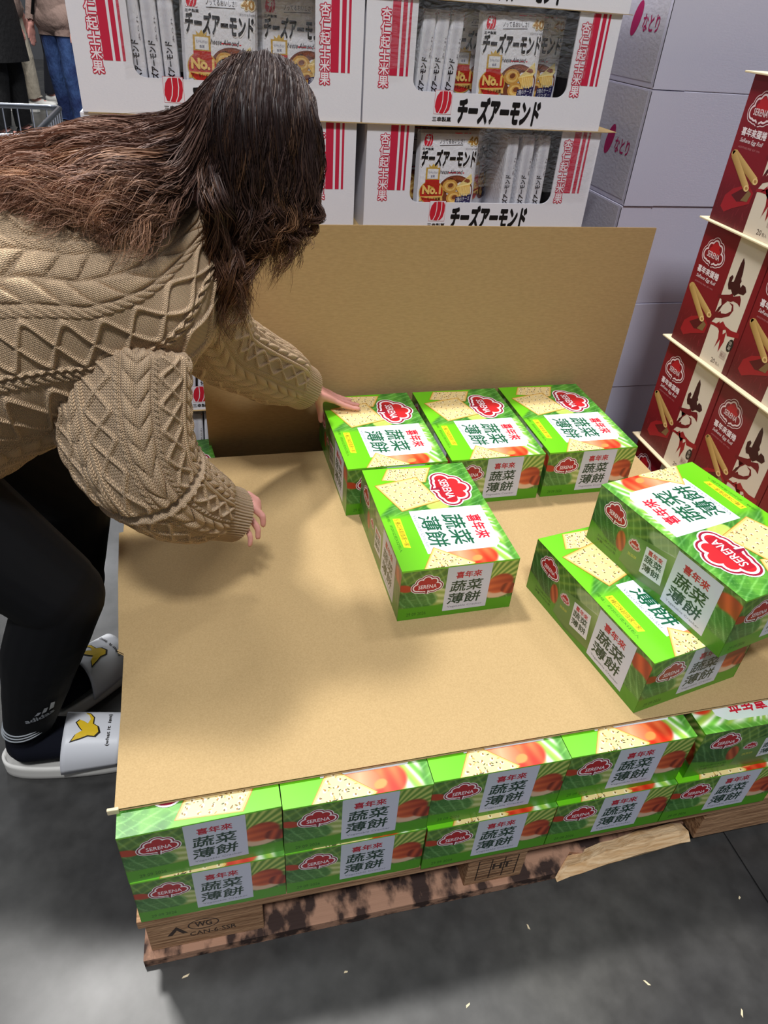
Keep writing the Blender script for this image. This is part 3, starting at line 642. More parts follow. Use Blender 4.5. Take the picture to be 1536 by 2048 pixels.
M['film_plain'] = new_mat('white_film', (240, 240, 246), rough=.25, spec=.5); add_bump(M['film_plain'], 25, .5, .004)

YC = 1.17
ROWZ = [.14+k*.2272 for k in range(6)]
rows = [('bottom', 0), ('second', 1), ('third', 2), ('fourth', 3), ('fifth', 4), ('top', 5)]
XL, XR = {4: (-.040, .532), 3: (-.046, .546)}, None
cart_labels = {(5, 0): 'white rice cracker carton at the very top left of the stack, mostly out of view', (5, 1): 'white rice cracker carton at the very top of the stack, only its lower edge seen',
 (4, 0): 'white rice cracker carton with red stripes directly behind the head, left half of the stack', (4, 1): 'white rice cracker carton with full word mark and bags, upper right of the stack',
 (3, 0): 'white rice cracker carton one tier down, mostly behind the hair', (3, 1): 'white rice cracker carton just above the upright cardboard, right half of the stack',
 (1, 0): 'white rice cracker carton glimpsed between arm and board, upper of two', (0, 0): 'white rice cracker carton glimpsed between arm and board, lower of two'}
for k in range(6):
    for s_ in (0, 1):
        x = ((-.040, .532) if k % 2 == 0 else (-.047, .545))[s_]
        lab = cart_labels.get((k, s_), 'white rice cracker carton behind the cardboard board, %s half, tier %s from the floor' % (('left', 'right')[s_], ('one', 'two', 'three', 'four', 'five', 'six')[k]))
        snack_carton(lab, (x, YC+(.004 if k == 3 else 0), ROWZ[k]), 0)
for k in range(1, 6):
    x0, x1 = (-.05, 1.125) if k != 4 else (-.03, 1.15)
    d = MB().prism([(x0, -.004), (x1-.03, -.006), (x1, .002), (x1-.01, .40), (x0, .40)], ROWZ[k]-.0016, ROWZ[k]-.0004).build('divider_sheet', M['kraft'], loc=(0, YC, 0))
    tag(d, ['', 'lowest kraft divider sheet between rice cracker cartons', 'kraft divider sheet under the third tier of rice cracker cartons', 'kraft divider sheet hidden under the fourth tier of cartons', 'kraft divider sheet jutting out right between the two visible carton tiers', 'kraft divider sheet under the topmost rice cracker cartons'][k], 'cardboard', 'divider sheets in the carton stack')
cp = thing('wooden_pallet', 'wooden pallet under the rice cracker carton stack, behind everything', 'pallet', (-.05, YC, 0))
for y0 in (0, .16, .30): MB().box((0, y0, .118), (1.2, y0+.1, .1385)).build('deck_board', M['wood'], cp)
for x0 in (0, .53, 1.06): MB().box((x0, .0, 0), (x0+.13, .40, .1175)).build('stringer', M['wood'], cp)

zf = ROWZ[4]+.005
def bx(s, x, lab, cell=0, dy=0, tilt=0, flip=False, z=None): bag('side', lab, (x, YC+.026+dy, (zf if z is None else z)), 0, flip, tilt)
AR = .532
for i, (dx, w_) in enumerate(((.128, 'first'), (.158, 'second'), (.190, 'third'))): bx(0, AR+dx, 'white snack bag turned edge-on, %s from the left in the carton right of the head' % w_, tilt=.06)
bag('front', 'white snack bag behind the front one, left of the fully visible bag', (AR+.270, YC+.085, zf), .12)
bag('front', 'fully visible white snack bag with cookie picture in the upper right carton', (AR+.328, YC+.026, zf+.0), 0, tilt=-.02)
bag('front', 'shaded white snack bag at the right end of the upper right carton', (AR+.40, YC+.085, zf), -.05)
AL = -.040
for i, (dx, w_) in enumerate(((.118, 'first'), (.150, 'second'), (.182, 'third'))): bx(0, AL+dx, 'white snack bag turned edge-on, %s from the left in the carton left of the head' % w_, tilt=-.02)
bag('front', 'white snack bag with cookie picture just above the hair', (AL+.275, YC+.026, zf), 0, tilt=.03)
bag('front', 'white snack bag at the right end of the carton behind the head', (AL+.435, YC+.06, zf), 0)
bx(0, AL+.352, 'narrow white snack bag in the dark gap right of the head', dy=.05)
zf = ROWZ[3]+.005; BR_ = .545
bag('front', 'white snack bag with cookie picture in the carton just above the board', (BR_+.20, YC+.030, zf), 0, tilt=-.01)
bag('front', 'white snack bag half hidden at the left of the carton above the board', (BR_+.115, YC+.09, zf), 0)
bag('front', 'shaded white snack bag in the middle of the carton above the board', (BR_+.30, YC+.11, zf), .9)
for dx, w_ in ((.355, 'left'), (.395, 'middle'), (.435, 'right')): bx(0, BR_+dx, 'upside-down edge-on snack bag, %s of three in the carton above the board' % w_, flip=False, tilt=.0)
zf = ROWZ[0]+.005
for dx, w_ in ((.115, 'leftmost'), (.148, 'middle'), (.181, 'right')): bx(0, -.04+dx, 'edge-on snack bag seen between arm and board, %s one of the bottom carton' % w_, tilt=.05)
bag('front', 'snack bag in the bottom tier carton behind the board', (-.04+.30, YC+.04, zf), 0)
zf = ROWZ[1]+.005
for dx, w_ in ((.115, 'leftmost'), (.150, 'middle'), (.186, 'right')): bx(0, -.047+dx, 'edge-on snack bag seen between arm and board, %s one of the second tier carton' % w_, tilt=.08)

zf = ROWZ[3]+.005
bag('front', 'white snack bag in the carton hidden by the hair, left one', (-.047+.20, YC+.03, zf), 0); bag('front', 'white snack bag in the carton hidden by the hair, right one', (-.047+.37, YC+.03, zf), 0)
zf = ROWZ[5]+.005
for x_, w_ in ((-.047+.20, 'leftmost'), (-.047+.37, 'second'), (.545+.20, 'third'), (.545+.37, 'rightmost')): bag('front', 'white snack bag in the topmost cartons above the frame, %s' % w_, (x_, YC+.03, zf), 0)

# clear wrap pulled over the cartons
def film(label, x0, x1, z0, z1, y, seed):
    n, m_ = 60, 24; X, Z = np.meshgrid(np.linspace(x0, x1, n), np.linspace(z0, z1, m_)); d = fbm(X*22, Z*30, seed, 4)
    Zz = Z+(fbm(X*12, Z*3, seed+9)-.5)*.03; P = np.stack([X, y-.006-d*.016, Zz], -1).reshape(-1, 3)
    f = np.array([(j*n+i, j*n+i+1, (j+1)*n+i+1, (j+1)*n+i) for j in range(m_-1) for i in range(n-1)])
    tag(mesh('plastic_wrap', P, f, M['film'], smooth=True), label, 'wrap')
film('crinkled clear wrap over the window of the upper right carton', .58, 1.03, ROWZ[4]+.11, ROWZ[4]+.228, YC, 1)
film('crinkled clear wrap over the window of the upper left carton', .05, .44, ROWZ[4]+.08, ROWZ[4]+.226, YC, 2)
film('crinkled clear wrap over the carton above the cardboard board', .80, 1.10, ROWZ[3]+.10, ROWZ[3]+.235, YC, 3)

# ================================================================== plain lilac-white cartons
def natori():
    NW, ND, NH = .50, .36, .2495; NX, NY = 1.197, 1.14
    A = Art(360, 250)
    A.text('なとり', 252, 104, 34, (172, 28, 92), 1, w=72, bold=.02); A.ell(222, 128, 17, 36, (172, 28, 92), 1, 30, -.35); A.ell(0, 0, .1, .1, (205, 190, 210), 2, 30)
    proto = None
    names = ['bottom, hidden behind the cardboard board', 'second from the floor, in the shade beside the maroon boxes', 'third from the floor, right of the cardboard board', 'fourth from the floor, level with the lower striped carton', 'fifth from the floor, level with the top of the red boxes', 'topmost, cut off by the top of the photo']
    for k in range(6):
        lab = 'plain lilac-white carton, '+names[k]; loc = (NX+(.0, .002, -.002, .0, .0, .005)[k], NY+(.002, .0, .003, 0, 0, .003)[k], .14+k*.2505)
        if proto is None:
            r = thing('white_carton', lab, 'carton', loc, 0, 'plain white cartons behind the red boxes')
            MB().box((0, 0, 0), (NW, ND, NH)).build('carton', M['lav_card'], r, bevel=.0015)
            MB().box((-.0006, .012, .012), (.0, ND-.004, NH-.004)).build('side_flap', M['lav_side'], r)
            MB().box((.0, -.0016, .0005), (.082, .0005, NH-.001)).build('glue_flap', M['lav_card'], r)
            MB().box((-.0008, -.0014, .004), (.0012, .0002, NH-.004)).build('corner_gap_shade', M['dark_rubber'], r)  # raised dark strip standing in for the shade of the corner gap
            A.build('printed_lettering', M['matte_print'], r, (-.0006, .36, 0), (0, -1, 0), (0, 0, 1), eps=.0001); proto = r
        else: dup(proto, lab, loc)
    MB_ = MB(); pr_ = thing('wooden_pallet', 'wooden pallet under the plain white cartons, in deep shade', 'pallet', (NX, NY, 0))
    for y0 in (0, .13, .26): MB().box((0, y0, .118), (.52, y0+.1, .1385)).build('deck_board', M['wood'], pr_)
    for x0 in (0, .2, .4): MB().box((x0, 0, 0), (x0+.1, .36, .1175)).build('stringer', M['wood'], pr_)
natori()

# ================================================================== maroon egg roll boxes
def egg_art():
    A = Art(213, 262)
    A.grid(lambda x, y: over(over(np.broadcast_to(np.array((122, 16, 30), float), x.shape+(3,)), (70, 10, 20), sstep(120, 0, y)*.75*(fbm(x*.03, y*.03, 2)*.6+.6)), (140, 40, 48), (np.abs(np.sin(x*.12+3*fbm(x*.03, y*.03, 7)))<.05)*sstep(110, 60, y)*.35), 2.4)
    A.poly([(115, 0), (197, 0), (197, 262), (115, 262)], (212, 200, 184), 2); 
    c = (226, 204, 208)
    A.poly(logo_pts(.66, 52, 208, 12, 0, 1.05), c, 3); A.poly(logo_pts(.66, 52, 208, 9.5, 0, 1.05), (112, 14, 30), 4); A.poly(logo_pts(.66, 52, 208, 5, 0, 1.05), c, 5); A.poly(logo_pts(.66, 52, 208, 0, 0, 1.05), (128, 14, 28), 6); A.poly(logo_pts(.38, 52, 216, 0, 0, 1.1), (176, 24, 34), 7)
    A.poly([(49, 192), (54, 192), (52, 176), (48, 176)], (112, 14, 30), 7); A.text('SERENA', 52, 203, 12, c, 8, w=42, bold=.012, anchor='c')
    A.text('喜年來蛋捲', 14, 160, 15, (230, 216, 220), 3, w=76, bold=.03); A.text('SeRena Egg Roll', 17, 147, 9.5, (226, 208, 212), 3, w=70, shear=.3, bold=.01); A.text('ADDITIVES FREE  EST 1976', 18, 139, 3.2, (190, 120, 126), 3, w=66)
    for (x0, y0, x1, y1) in ((14, 128, 100, 92), (12, 126, 82, 76)):
        d = Vector((x1-x0, y1-y0)).normalized(); n_ = Vector((-d.y, d.x))*7.5
        ro = 4 if y1 < 80 else 0; A.poly([(x0+n_.x, y0+n_.y), (x1+n_.x, y1+n_.y), (x1-n_.x, y1-n_.y), (x0-n_.x, y0-n_.y)], None, 3+ro, cols=[(196, 160, 96), (212, 176, 112), (160, 122, 64), (150, 112, 58)]); A.ell(x1, y1, 7.5, 6, (222, 190, 130), 4+ro, 16); A.ell(x1, y1, 4, 3, (166, 124, 70), 5+ro, 12); A.ell(x0, y0, 7, 6, (196, 160, 96), 2, 14)
    A.poly([(22, 30), (26, 52), (44, 68), (84, 84), (106, 72), (104, 52), (60, 34), (38, 22)], (150, 22, 34), 3); A.poly([(44, 56), (80, 79), (98, 70), (92, 54), (66, 48)], (84, 14, 22), 4); A.poly([(76, 52), (90, 74), (101, 70), (96, 54)], (122, 96, 62), 5)
    for k in range(26):
        t0 = k/26; x = 10+100*((k*37) % 26)/26; y = 8+84*((k*17) % 26)/26; q = (k*2.4)
        A.poly([(x, y), (x+14*math.cos(q), y+14*math.sin(q)), (x+14*math.cos(q)+.9, y+14*math.sin(q)), (x+.9, y+.6)], (136, 44, 56), 2)
    dk, mr = (58, 14, 20), (108, 18, 28)
    # brush character
    A.poly([(143, 226), (150, 218), (155, 200), (156, 188), (163, 180), (176, 178), (183, 170), (178, 162), (162, 160), (154, 152), (146, 154), (138, 160), (130, 158), (124, 166), (122, 180), (128, 187), (133, 184), (132, 174), (138, 176), (139, 196), (140, 214)], dk, 5)
    A.poly([(158, 178), (161, 186), (166, 180), (163, 172)], (212, 200, 184), 6)
    A.poly([(106, 140), (118, 142), (140, 150), (147, 156), (152, 150), (170, 158), (176, 152), (180, 138), (170, 142), (156, 142), (150, 138), (136, 136), (126, 124), (118, 110), (113, 100), (110, 84), (114, 82), (122, 94), (140, 100), (160, 112), (166, 126), (160, 136), (146, 136), (158, 132), (160, 122), (148, 112), (134, 108), (130, 112), (124, 106), (130, 124), (140, 136), (120, 134), (108, 134)], mr, 4)
    A.poly([(118, 106), (124, 112), (130, 126), (120, 116)], dk, 5)
    A.poly([(112, 82), (124, 84), (136, 84), (148, 96), (160, 90), (180, 88), (206, 92), (208, 82), (190, 78), (174, 74), (164, 84), (156, 80), (146, 74), (152, 56), (150, 40), (158, 60), (164, 34), (171, 60), (168, 80), (160, 72), (156, 82), (140, 78), (132, 62), (118, 44), (122, 34), (130, 28), (138, 42), (148, 34), (152, 70), (138, 92), (124, 78), (110, 76)], (146, 22, 34), 4)
    A.ell(192, 60, 9, 14, (34, 28, 28), 5, 20, -.2); A.text('台灣', 192, 60, 9, (200, 190, 176), 6, rot=-math.pi/2, anchor='c')
    A.poly([(172, 26), (192, 26), (192, 42), (172, 42)], (186, 168, 156), 4); A.text('職人', 182, 34, 8, (150, 120, 112), 5, anchor='c'); A.text('20', 152, 8, 10, (60, 40, 40), 4); A.text('包入', 168, 8.5, 7, (100, 84, 80), 4)
    return A
def egg_boxes():
    EW, EH, ED = .2145, .262, .26; proto = None; A = egg_art(); X0 = 1.225
    tier = ['bottom', 'second', 'third', 'top']; pos = ['farthest from the camera', 'second from the far end', 'third from the far end', 'nearest the camera']
    for k in range(4):
        for j in range(4):
            y = .842-j*.2155; lab = 'maroon and cream egg roll box, %s tier, %s' % (tier[k], pos[j]); loc = (X0, y, .14+k*.266)
            if proto is None:
                r = thing('egg_roll_box', lab, 'box', loc, 0, 'maroon egg roll boxes stacked at the right'); 
                MB().box((0, -EW, 0), (ED, 0, EH)).build('carton', M['red_card'], r, bevel=.0012)
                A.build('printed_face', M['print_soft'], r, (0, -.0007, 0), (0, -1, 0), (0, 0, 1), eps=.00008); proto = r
            else: dup(proto, lab, loc, (random.random()-.5)*.01)
    for k in range(1, 5):
        z = .14+k*.266
        d = MB().prism([(-.012, -.03), (.27, -.03), (.27, .86), (-.010, .872), (-.016, .4)], -.0035, 0).build('divider_sheet', M['cream_edge'], loc=(X0, -.01, z-.0003), bevel=.0008)
        tag(d, ['', 'lowest cream divider sheet between maroon egg roll boxes', 'cream divider sheet between second and third tier of egg roll boxes', 'cream divider sheet under the top tier of egg roll boxes', 'cream divider sheet lying on the topmost egg roll boxes'][k], 'cardboard', 'divider sheets among the egg roll boxes')
    p = thing('wooden_pallet', 'wooden pallet under the maroon egg roll boxes', 'pallet', (X0, -.03, 0))
    for y0 in (0, .2, .4, .6, .78): MB().box((0, y0, .118), (.6, y0+.1, .1385)).build('deck_board', M['wood'], p)
    for x0 in (0, .25, .5): MB().box((x0, 0, 0), (x0+.1, .88, .1175)).build('stringer', M['wood'], p)
M['print_soft'] = new_mat('satin_print', rough=.42, spec=.4, attr='Col')
egg_boxes()

bits = [(.30, -.075), (.62, -.07), (.05, -.03), (.14, -.12), (.48, -.16), (.78, -.19), (1.02, -.10), (.36, -.25), (.91, -.26)]
for i, (x, y) in enumerate(bits):
    a = i*1.7; w_ = .0035+.0015*(i % 3); m_ = MB().prism([(-w_, -.0012), (w_*.6, -.0016), (w_, .0006), (-w_*.4, .0018)], 0, .001).build('wood_chip', M['cream_edge'])
    m_.location = (x, y, .0001); m_.rotation_euler = (0, 0, a); tag(m_, 'tiny pale wood chip lying on the grey floor before the pallet', 'debris', 'wood chips on the floor before the pallet')

# ================================================================== figures
def cone(p0, p1, r0, r1, sx=1.0, sy=1.0, side=None, n=18, rings=7):
    """closed tapered capsule from p0 to p1; sx / sy flatten it across / along `side`"""
    p0, p1 = Vector(p0), Vector(p1); d = p1-p0; L = max(d.length, 1e-6); d = d/L
    s_ = Vector(side) if side is not None else Vector((0, 1, 0)); s_ = (s_-d*s_.dot(d))
    if s_.length < .05: s_ = Vector((1, 0, 0))-d*d.x
    s_.normalize(); t = d.cross(s_); prof = []
    for i in range(rings+1): a = math.pi/2*i/rings; prof.append((-r0*math.cos(a), r0*math.sin(a)))
    for i in range(rings+1): a = math.pi/2*i/rings; prof.append((L+r1*math.sin(a), r1*math.cos(a)))
    vs = []; fs = []
    for (h, r) in prof:
        r = max(r, 1e-4)
        for k in range(n): a = 2*math.pi*k/n; q = p0+d*h+s_*(math.cos(a)*r*sx)+t*(math.sin(a)*r*sy); vs.append(tuple(q))
    m_ = len(prof)
    for i in range(m_-1):
        for k in range(n): fs.append((i*n+k, i*n+(k+1) % n, (i+1)*n+(k+1) % n, (i+1)*n+k))
    fs.append(tuple(range(n))[::-1]); fs.append(tuple((m_-1)*n+k for k in range(n)))
    return vs, fs
def fuse(mb, voxel, smooth=4):
    """one continuous skin over all the volumes"""
    o = mesh('body', mb.v, mb.f); bm = bmesh.new(); bm.from_mesh(o.data); bmesh.ops.recalc_face_normals(bm, faces=bm.faces); bm.to_mesh(o.data); bm.free()
    r = o.modifiers.new('r', 'REMESH'); r.mode = 'VOXEL'; r.voxel_size = voxel
    s_ = o.modifiers.new('s', 'SMOOTH'); s_.factor = .5; s_.iterations = smooth
    bpy.context.view_layer.update(); me = bpy.data.meshes.new_from_object(o.evaluated_get(bpy.context.evaluated_depsgraph_get()))
    bpy.data.objects.remove(o); me.polygons.foreach_set('use_smooth', np.ones(len(me.polygons), bool)); return me
def arrays(me):
    V = np.zeros(len(me.vertices)*3, np.float32); me.vertices.foreach_get('co', V); V = V.reshape(-1, 3)
    Nn = np.zeros(len(me.vertices)*3, np.float32); me.vertices.foreach_get('normal', Nn); return V, Nn.reshape(-1, 3)
def peel(me, mask, off, name, m, parent):
    """a garment: the masked region of the body, lifted off the skin"""
    V, Nn = arrays(me); F = np.zeros(len(me.loops), np.int32); me.loops.foreach_get('vertex_index', F)
    ls = np.zeros(len(me.polygons), np.int32); lt = np.zeros(len(me.polygons), np.int32); me.polygons.foreach_get('loop_start', ls); me.polygons.foreach_get('loop_total', lt)
    q = ls[lt == 4][:, None]+np.arange(4); Q = F[q]; keep = mask(V)[Q].all(1); Q = Q[keep]; used = np.unique(Q); idx = -np.ones(len(V), int); idx[used] = np.arange(len(used))
    o_ = off(V[used]) if callable(off) else off
    return mesh(name, V[used]+Nn[used]*(o_[:, None] if callable(off) else o_), idx[Q].astype(np.int32), m, parent, smooth=True)
def unit(v): return Vector(v).normalized()
def hand(mb, wrist, palm_dir, across, fingers, thumb, s=1.0, thick=.013):
    """palm and five fingers; across runs index -> little finger; fingers = list of 3 bend directions each"""
    w = Vector(wrist); d = unit(palm_dir); a = Vector(across); a = (a-d*a.dot(d)).normalized(); lens = [(.040, .024, .019), (.044, .027, .020), (.040, .025, .019), (.032, .019, .017)]
    for i in range(4):
        b = w+a*(i-1.5)*.012*s; k = w+d*(.078-.004*abs(i-1))*s+a*(i-1.5)*.0195*s; mb.add(*cone(b, k, .0135*s, .0110*s))
        p = k; rr = (.0092, .0095, .0089, .0078)[i]*s
        for j in range(3):
            q = p+unit(fingers[i][j])*lens[i][j]*s; mb.add(*cone(p, q, rr*(1-.09*j), rr*(.93-.10*j))); p = q
    mb.add(*cone(w+d*.02*s, w+d*.06*s, .019*s, .016*s, 1.5, .8, a))
    p = w+d*.018*s-a*.020*s; rr = .0125*s
    for j, l in enumerate((.040, .030, .024)):
        q = p+unit(thumb[j])*l*s; mb.add(*cone(p, q, rr, rr*.86)); rr *= .86; p = q
def catmull(P, n):
    P = np.asarray(P, float); P = np.vstack([2*P[0]-P[1], P, 2*P[-1]-P[-2]]); m_ = len(P)-3; t = np.linspace(0, m_-1e-6, n); i = t.astype(int); u = (t-i)[:, None]
    a, b, c, d = P[i], P[i+1], P[i+2], P[i+3]; return .5*((2*b)+(-a+c)*u+(2*a-5*b+4*c-d)*u*u+(-a+3*b-3*c+d)*u**3)
def rdg(d, w): return np.exp(-(d/w)**4*.6)
def tri(t): return np.arcsin(.95*np.sin(2*np.pi*t))/1.2532
def cable_row(s_, w, w0, half, p, k=.55):     # slanted overlapping lozenges
    q = (w-w0)/half; band = np.clip(1-np.abs(q)**3.2, 0, 1)**.6; ph = ((s_+q*half*k*1.6)/p) % 1; prof = np.clip(1-np.abs(ph*2-1.15)**2.6, 0, 1)**.55*(.45+.55*ph)
    return band*prof
def braid(s_, w, w0, amp, p, rw): a = w0+amp*tri(s_/p+.25)*.9; b = w0-amp*tri(s_/p+.25)*.9; return np.maximum(rdg(w-a, rw), rdg(w-b, rw))
def vcable(s_, w, w0, half, p):
    q = (w-w0)/half; band = np.clip(1-np.abs(q)**4, 0, 1)**.5; ph = ((s_+np.abs(q)*half*1.25)/p) % 1
    return band*np.clip(1-np.abs(ph*2-1.1)**2.2, 0, 1)**.6*(.35+.65*np.abs(np.clip(np.abs(q)*2.2, 0, 1)))
def torso_relief(s_, w):
    w = np.where(w < 0, (w % .30), w); h = .0052*braid(s_, w, .041, .036, .086, .0040)
    h = np.maximum(h, .0042*cable_row(s_, w, .087, .0075, .013)); h = np.maximum(h, .0072*cable_row(s_, w, .113, .0155, .038))
    h = np.maximum(h, .0072*cable_row(s_+.02, w, .147, .0155, .038, -.55)); h = np.maximum(h, .0042*cable_row(s_, w, .172, .0075, .013))
    h = np.maximum(h, .0052*braid(s_+.03, w, .228, .046, .118, .0040)); h = np.maximum(h, .0042*cable_row(s_, w, .288, .0075, .013)); return h+.0045*rdg(w-.001, .003)*(1+.5*np.sin(s_*520))-.003*rdg(w+.005, .002)
def sleeve_relief(s_, w):
    w = ((w+.154) % .308)-.154; h = .0075*vcable(s_, w, 0, .026, .040)
    for sg in (-1, 1):
        h = np.maximum(h, .0042*cable_row(s_, w, sg*.036, .006, .013)); h = np.maximum(h, .0052*braid(s_, w, sg*.072, .026, .105, .0046)); h = np.maximum(h, .0060*rdg(w-sg*.106, .0055)); h = np.maximum(h, .007*vcable(s_, w, sg*.135, .02, .036))
    return h
WOOL = srgb((252, 217, 176))
def knit_loft(name, st, nS, nT, ref, relief, w_scale, th0, cuff=None, nr=30, folds=.006, parent=None, seam=None, seed=1):
    st = np.array(st, float); C = catmull(st[:, :3], nS); A_ = catmull(st[:, 3:4], nS)[:, 0]; B_ = catmull(st[:, 4:5], nS)[:, 0]
    T = np.gradient(C, axis=0); T /= np.linalg.norm(T, axis=1)[:, None]; ds = np.r_[0, np.cumsum(np.linalg.norm(np.diff(C, axis=0), axis=1))]
    S_ = np.zeros_like(C); r = np.array(ref, float)
    for i in range(nS): r = r-T[i]*(r@T[i]); r /= np.linalg.norm(r); S_[i] = r
    Nn = np.cross(S_, T); th = np.linspace(-math.pi, math.pi, nT, endpoint=False)[None, :]; s_ = ds[:, None]*np.ones_like(th); w = w_scale*(th-th0)*np.ones_like(s_)
    ca, sa = np.cos(th), np.sin(th); dirs = S_[:, None, :]*(sa*1.0)[..., None]+Nn[:, None, :]*ca[..., None]
    base = C[:, None, :]+S_[:, None, :]*(A_[:, None]*sa)[..., None]+Nn[:, None, :]*(B_[:, None]*ca)[..., None]
    h = relief(s_, w, th*np.ones_like(s_)); f = (fbm(s_*7+3, th*1.6+9+s_*2, seed, 3)-.5)*2*folds
    if cuff:
        for (s0, s1) in cuff:
            if s0 is None: s0 = ds[-1]-.052
            m_ = (sstep(s0-.004, s0+.003, s_)*(1-sstep(s1-.003, s1+.004, s_))) if s1 < ds[-1]*.999 else sstep(s0-.004, s0+.003, s_)
            h = h*(1-m_)+m_*(.0032*np.abs(np.sin(th*nr))**.7); f = f*(1-m_)
    nrm = np.cross(np.gradient(base, axis=0), np.roll(base, -1, 1)-np.roll(base, 1, 1)); nrm /= np.linalg.norm(nrm, axis=2)[..., None]+1e-9
    sg = np.sign((nrm*dirs).sum(2).mean()); P = base+nrm*sg*(h+f)[..., None]; V = P.reshape(-1, 3).astype(np.float32)
    i, j = np.meshgrid(np.arange(nS-1), np.arange(nT), indexing='ij'); a = i*nT+j; b = i*nT+(j+1) % nT; F = np.stack([a, b, b+nT, a+nT], -1).reshape(-1, 4)
    if sg > 0: F = F[:, ::-1]
    cavity_shade = .80+np.clip(h/.006, 0, 1)*.22; cl = WOOL[None, :]*cavity_shade.reshape(-1, 1); uv = np.stack([s_.ravel(), w.ravel()], 1)  # shade in the knit recesses painted into the vertex colour
    return V, F.astype(np.int32), cl, uv

def woman():
    r = thing('person', 'person with long wavy brown hair, beige cable-knit sweater and black leggings bending over pallet', 'person', (0, 0, 0))
    mb = MB(); c = lambda *a, **k: mb.add(*cone(*a, **k))
    # trunk, neck, head
    c((-.36, .50, .74), (-.36, .62, .74), .125, .125); c((-.36, .56, .74), (-.2, .56, .86), .125, .11, sx=1.3); c((-.2, .56, .86), (-.02, .56, .945), .11, .12, sx=1.3); c((-.02, .56, .945), (.08, .56, .975), .115, .09, sx=1.45)
    c((.04, .45, .935), (.08, .67, .935), .05, .05); c((.09, .56, .985), (.19, .55, 1.05), .055, .05)
    hc = Vector((.256, .548, 1.112)); fd = unit((.60, -.05, -.80)); upv = unit((.80, 0, .60)); sd = fd.cross(upv).normalized()
    c(hc-upv*.008-fd*.006, hc+upv*.008-fd*.004, .067, .067, sx=.96, side=sd); c(hc+fd*.03-upv*.055, hc+fd*.025+upv*.01, .044, .054, side=sd)
    c(hc+fd*.080-upv*.01, hc+fd*.090-upv*.035, .008, .013); c(hc+fd*.070-upv*.067, hc+fd*.070-upv*.07, .012, .012, sx=1.8, side=sd); c(hc+fd*.06-upv*.088, hc+fd*.056-upv*.092, .018, .018)
    for q in (-1, 1): c(hc+sd*q*.062+upv*-.01, hc+sd*q*.062+upv*-.045, .012, .009); c(hc+fd*.066+sd*q*.028+upv*.0, hc+fd*.067+sd*q*.031, .012, .012)
    # legs
    c((-.36, .48, .74), (-.12, .42, .45), .105, .070); c((-.12, .42, .45), (-.108, .42, .43), .070, .066); c((-.108, .42, .43), (-.165, .42, .30), .066, .062); c((-.165, .42, .30), (-.225, .42, .12), .062, .040)
    c((-.225, .42, .12), (-.245, .42, .062), .040, .030); c((-.235, .42, .072), (-.10, .413, .058), .033, .026, sx=1.35); c((-.10, .413, .058), (-.06, .41, .05), .027, .020, sx=1.7)
    c((-.36, .64, .74), (-.112, .70, .44), .100, .066); c((-.112, .70, .44), (-.145, .64, .28), .064, .056); c((-.145, .64, .28), (-.195, .55, .12), .060, .038)
    fdir = unit((.73, .68, 0)); fs_ = Vector((-.205, .535, 0)); c((-.195, .55, .12), fs_+Vector((0, 0, .062)), .038, .03); c(fs_+Vector((0, 0, .07)), fs_+fdir*.12+Vector((0, 0, .056)), .032, .026, sx=1.35, side=(.68, -.73, 0)); c(fs_+fdir*.12+Vector((0, 0, .056)), fs_+fdir*.165+Vector((0, 0, .048)), .027, .018, sx=1.7, side=(.68, -.73, 0))
    # arms
    c((.055, .42, .94), (.05, .385, .72), .048, .040); c((.05, .385, .72), (.155, .44, .575), .040, .026)
    c((.10, .69, .94), (.185, .75, .725), .048, .040); c((.185, .75, .725), (.375, .882, .558), .040, .025)
    hand(mb, (.134, .431, .585), (.74, .40, -.42), (-.42, -.90, -.08),
         [[(.95, .10, -.15), (.75, -.1, -.6), (.1, -.2, -.9)], [(.92, -.05, -.3), (.65, -.2, -.7), (.0, -.2, -1)], [(.85, -.2, -.4), (.5, -.3, -.8), (-.1, -.2, -1)], [(.75, -.35, -.5), (.35, -.4, -.85), (-.2, -.2, -1)]],
         [(.62, .62, -.45), (.8, .4, -.5), (.9, .1, -.5)], .84)
    hand(mb, (.372, .880, .560), (.76, .40, -.46), (-.30, .85, .10),
         [[(.85, -.12, -.42), (.90, -.10, -.30), (.95, -.08, -.16)], [(.9, .0, -.42), (.9, 0, -.32), (.9, 0, -.2)], [(.9, .10, -.42), (.9, 0, -.35), (.85, 0, -.3)], [(.9, .12, -.45), (.8, -.1, -.5), (.7, -.1, -.5)]],
         [(.25, .10, -.95), (.12, .12, -1), (.1, .1, -1)], .80)
    me = fuse(mb, .0036, 5); body = bpy.data.objects.new('body', me); link(body, r); me.materials.append(M['skin'])
    body['label'] = 'pinkish bare hands and body under the clothes'
    leg = peel(me, lambda V: (V[:, 2] < .80) & (V[:, 2] > .125) & (V[:, 0] < .03) & (V[:, 0] < .9-V[:, 2]*.0), lambda V: .004+.0025*fbm(V[:, 0]*9+V[:, 1]*4, V[:, 2]*38, 3, 2)*sstep(.5, .3, V[:, 2]), 'leggings', M['black_cloth'], r)
    for nm, yc in (('sock', .45), ('sock', .6)):
        o = peel(me, (lambda V: (V[:, 2] < .165) & (V[:, 0] < .05) & ((V[:, 1] < .485) if yc < .5 else (V[:, 1] > .485))), .0065 if False else .0035, nm, M['sock'], r)
    # printed marks on the legging cuff and sock, laid on the cloth
    bvh = BVHTree.FromObject(leg, bpy.context.evaluated_depsgraph_get())
    def on_leg(P):
        out = []
        for x, y, z in P:
            hit = bvh.ray_cast(Vector((x, y-.3, z)), Vector((0, 1, 0)))[0]; out.append((x, (hit.y if hit else y)-.0016, z))
        return np.array(out)
    grey = (150, 154, 160)
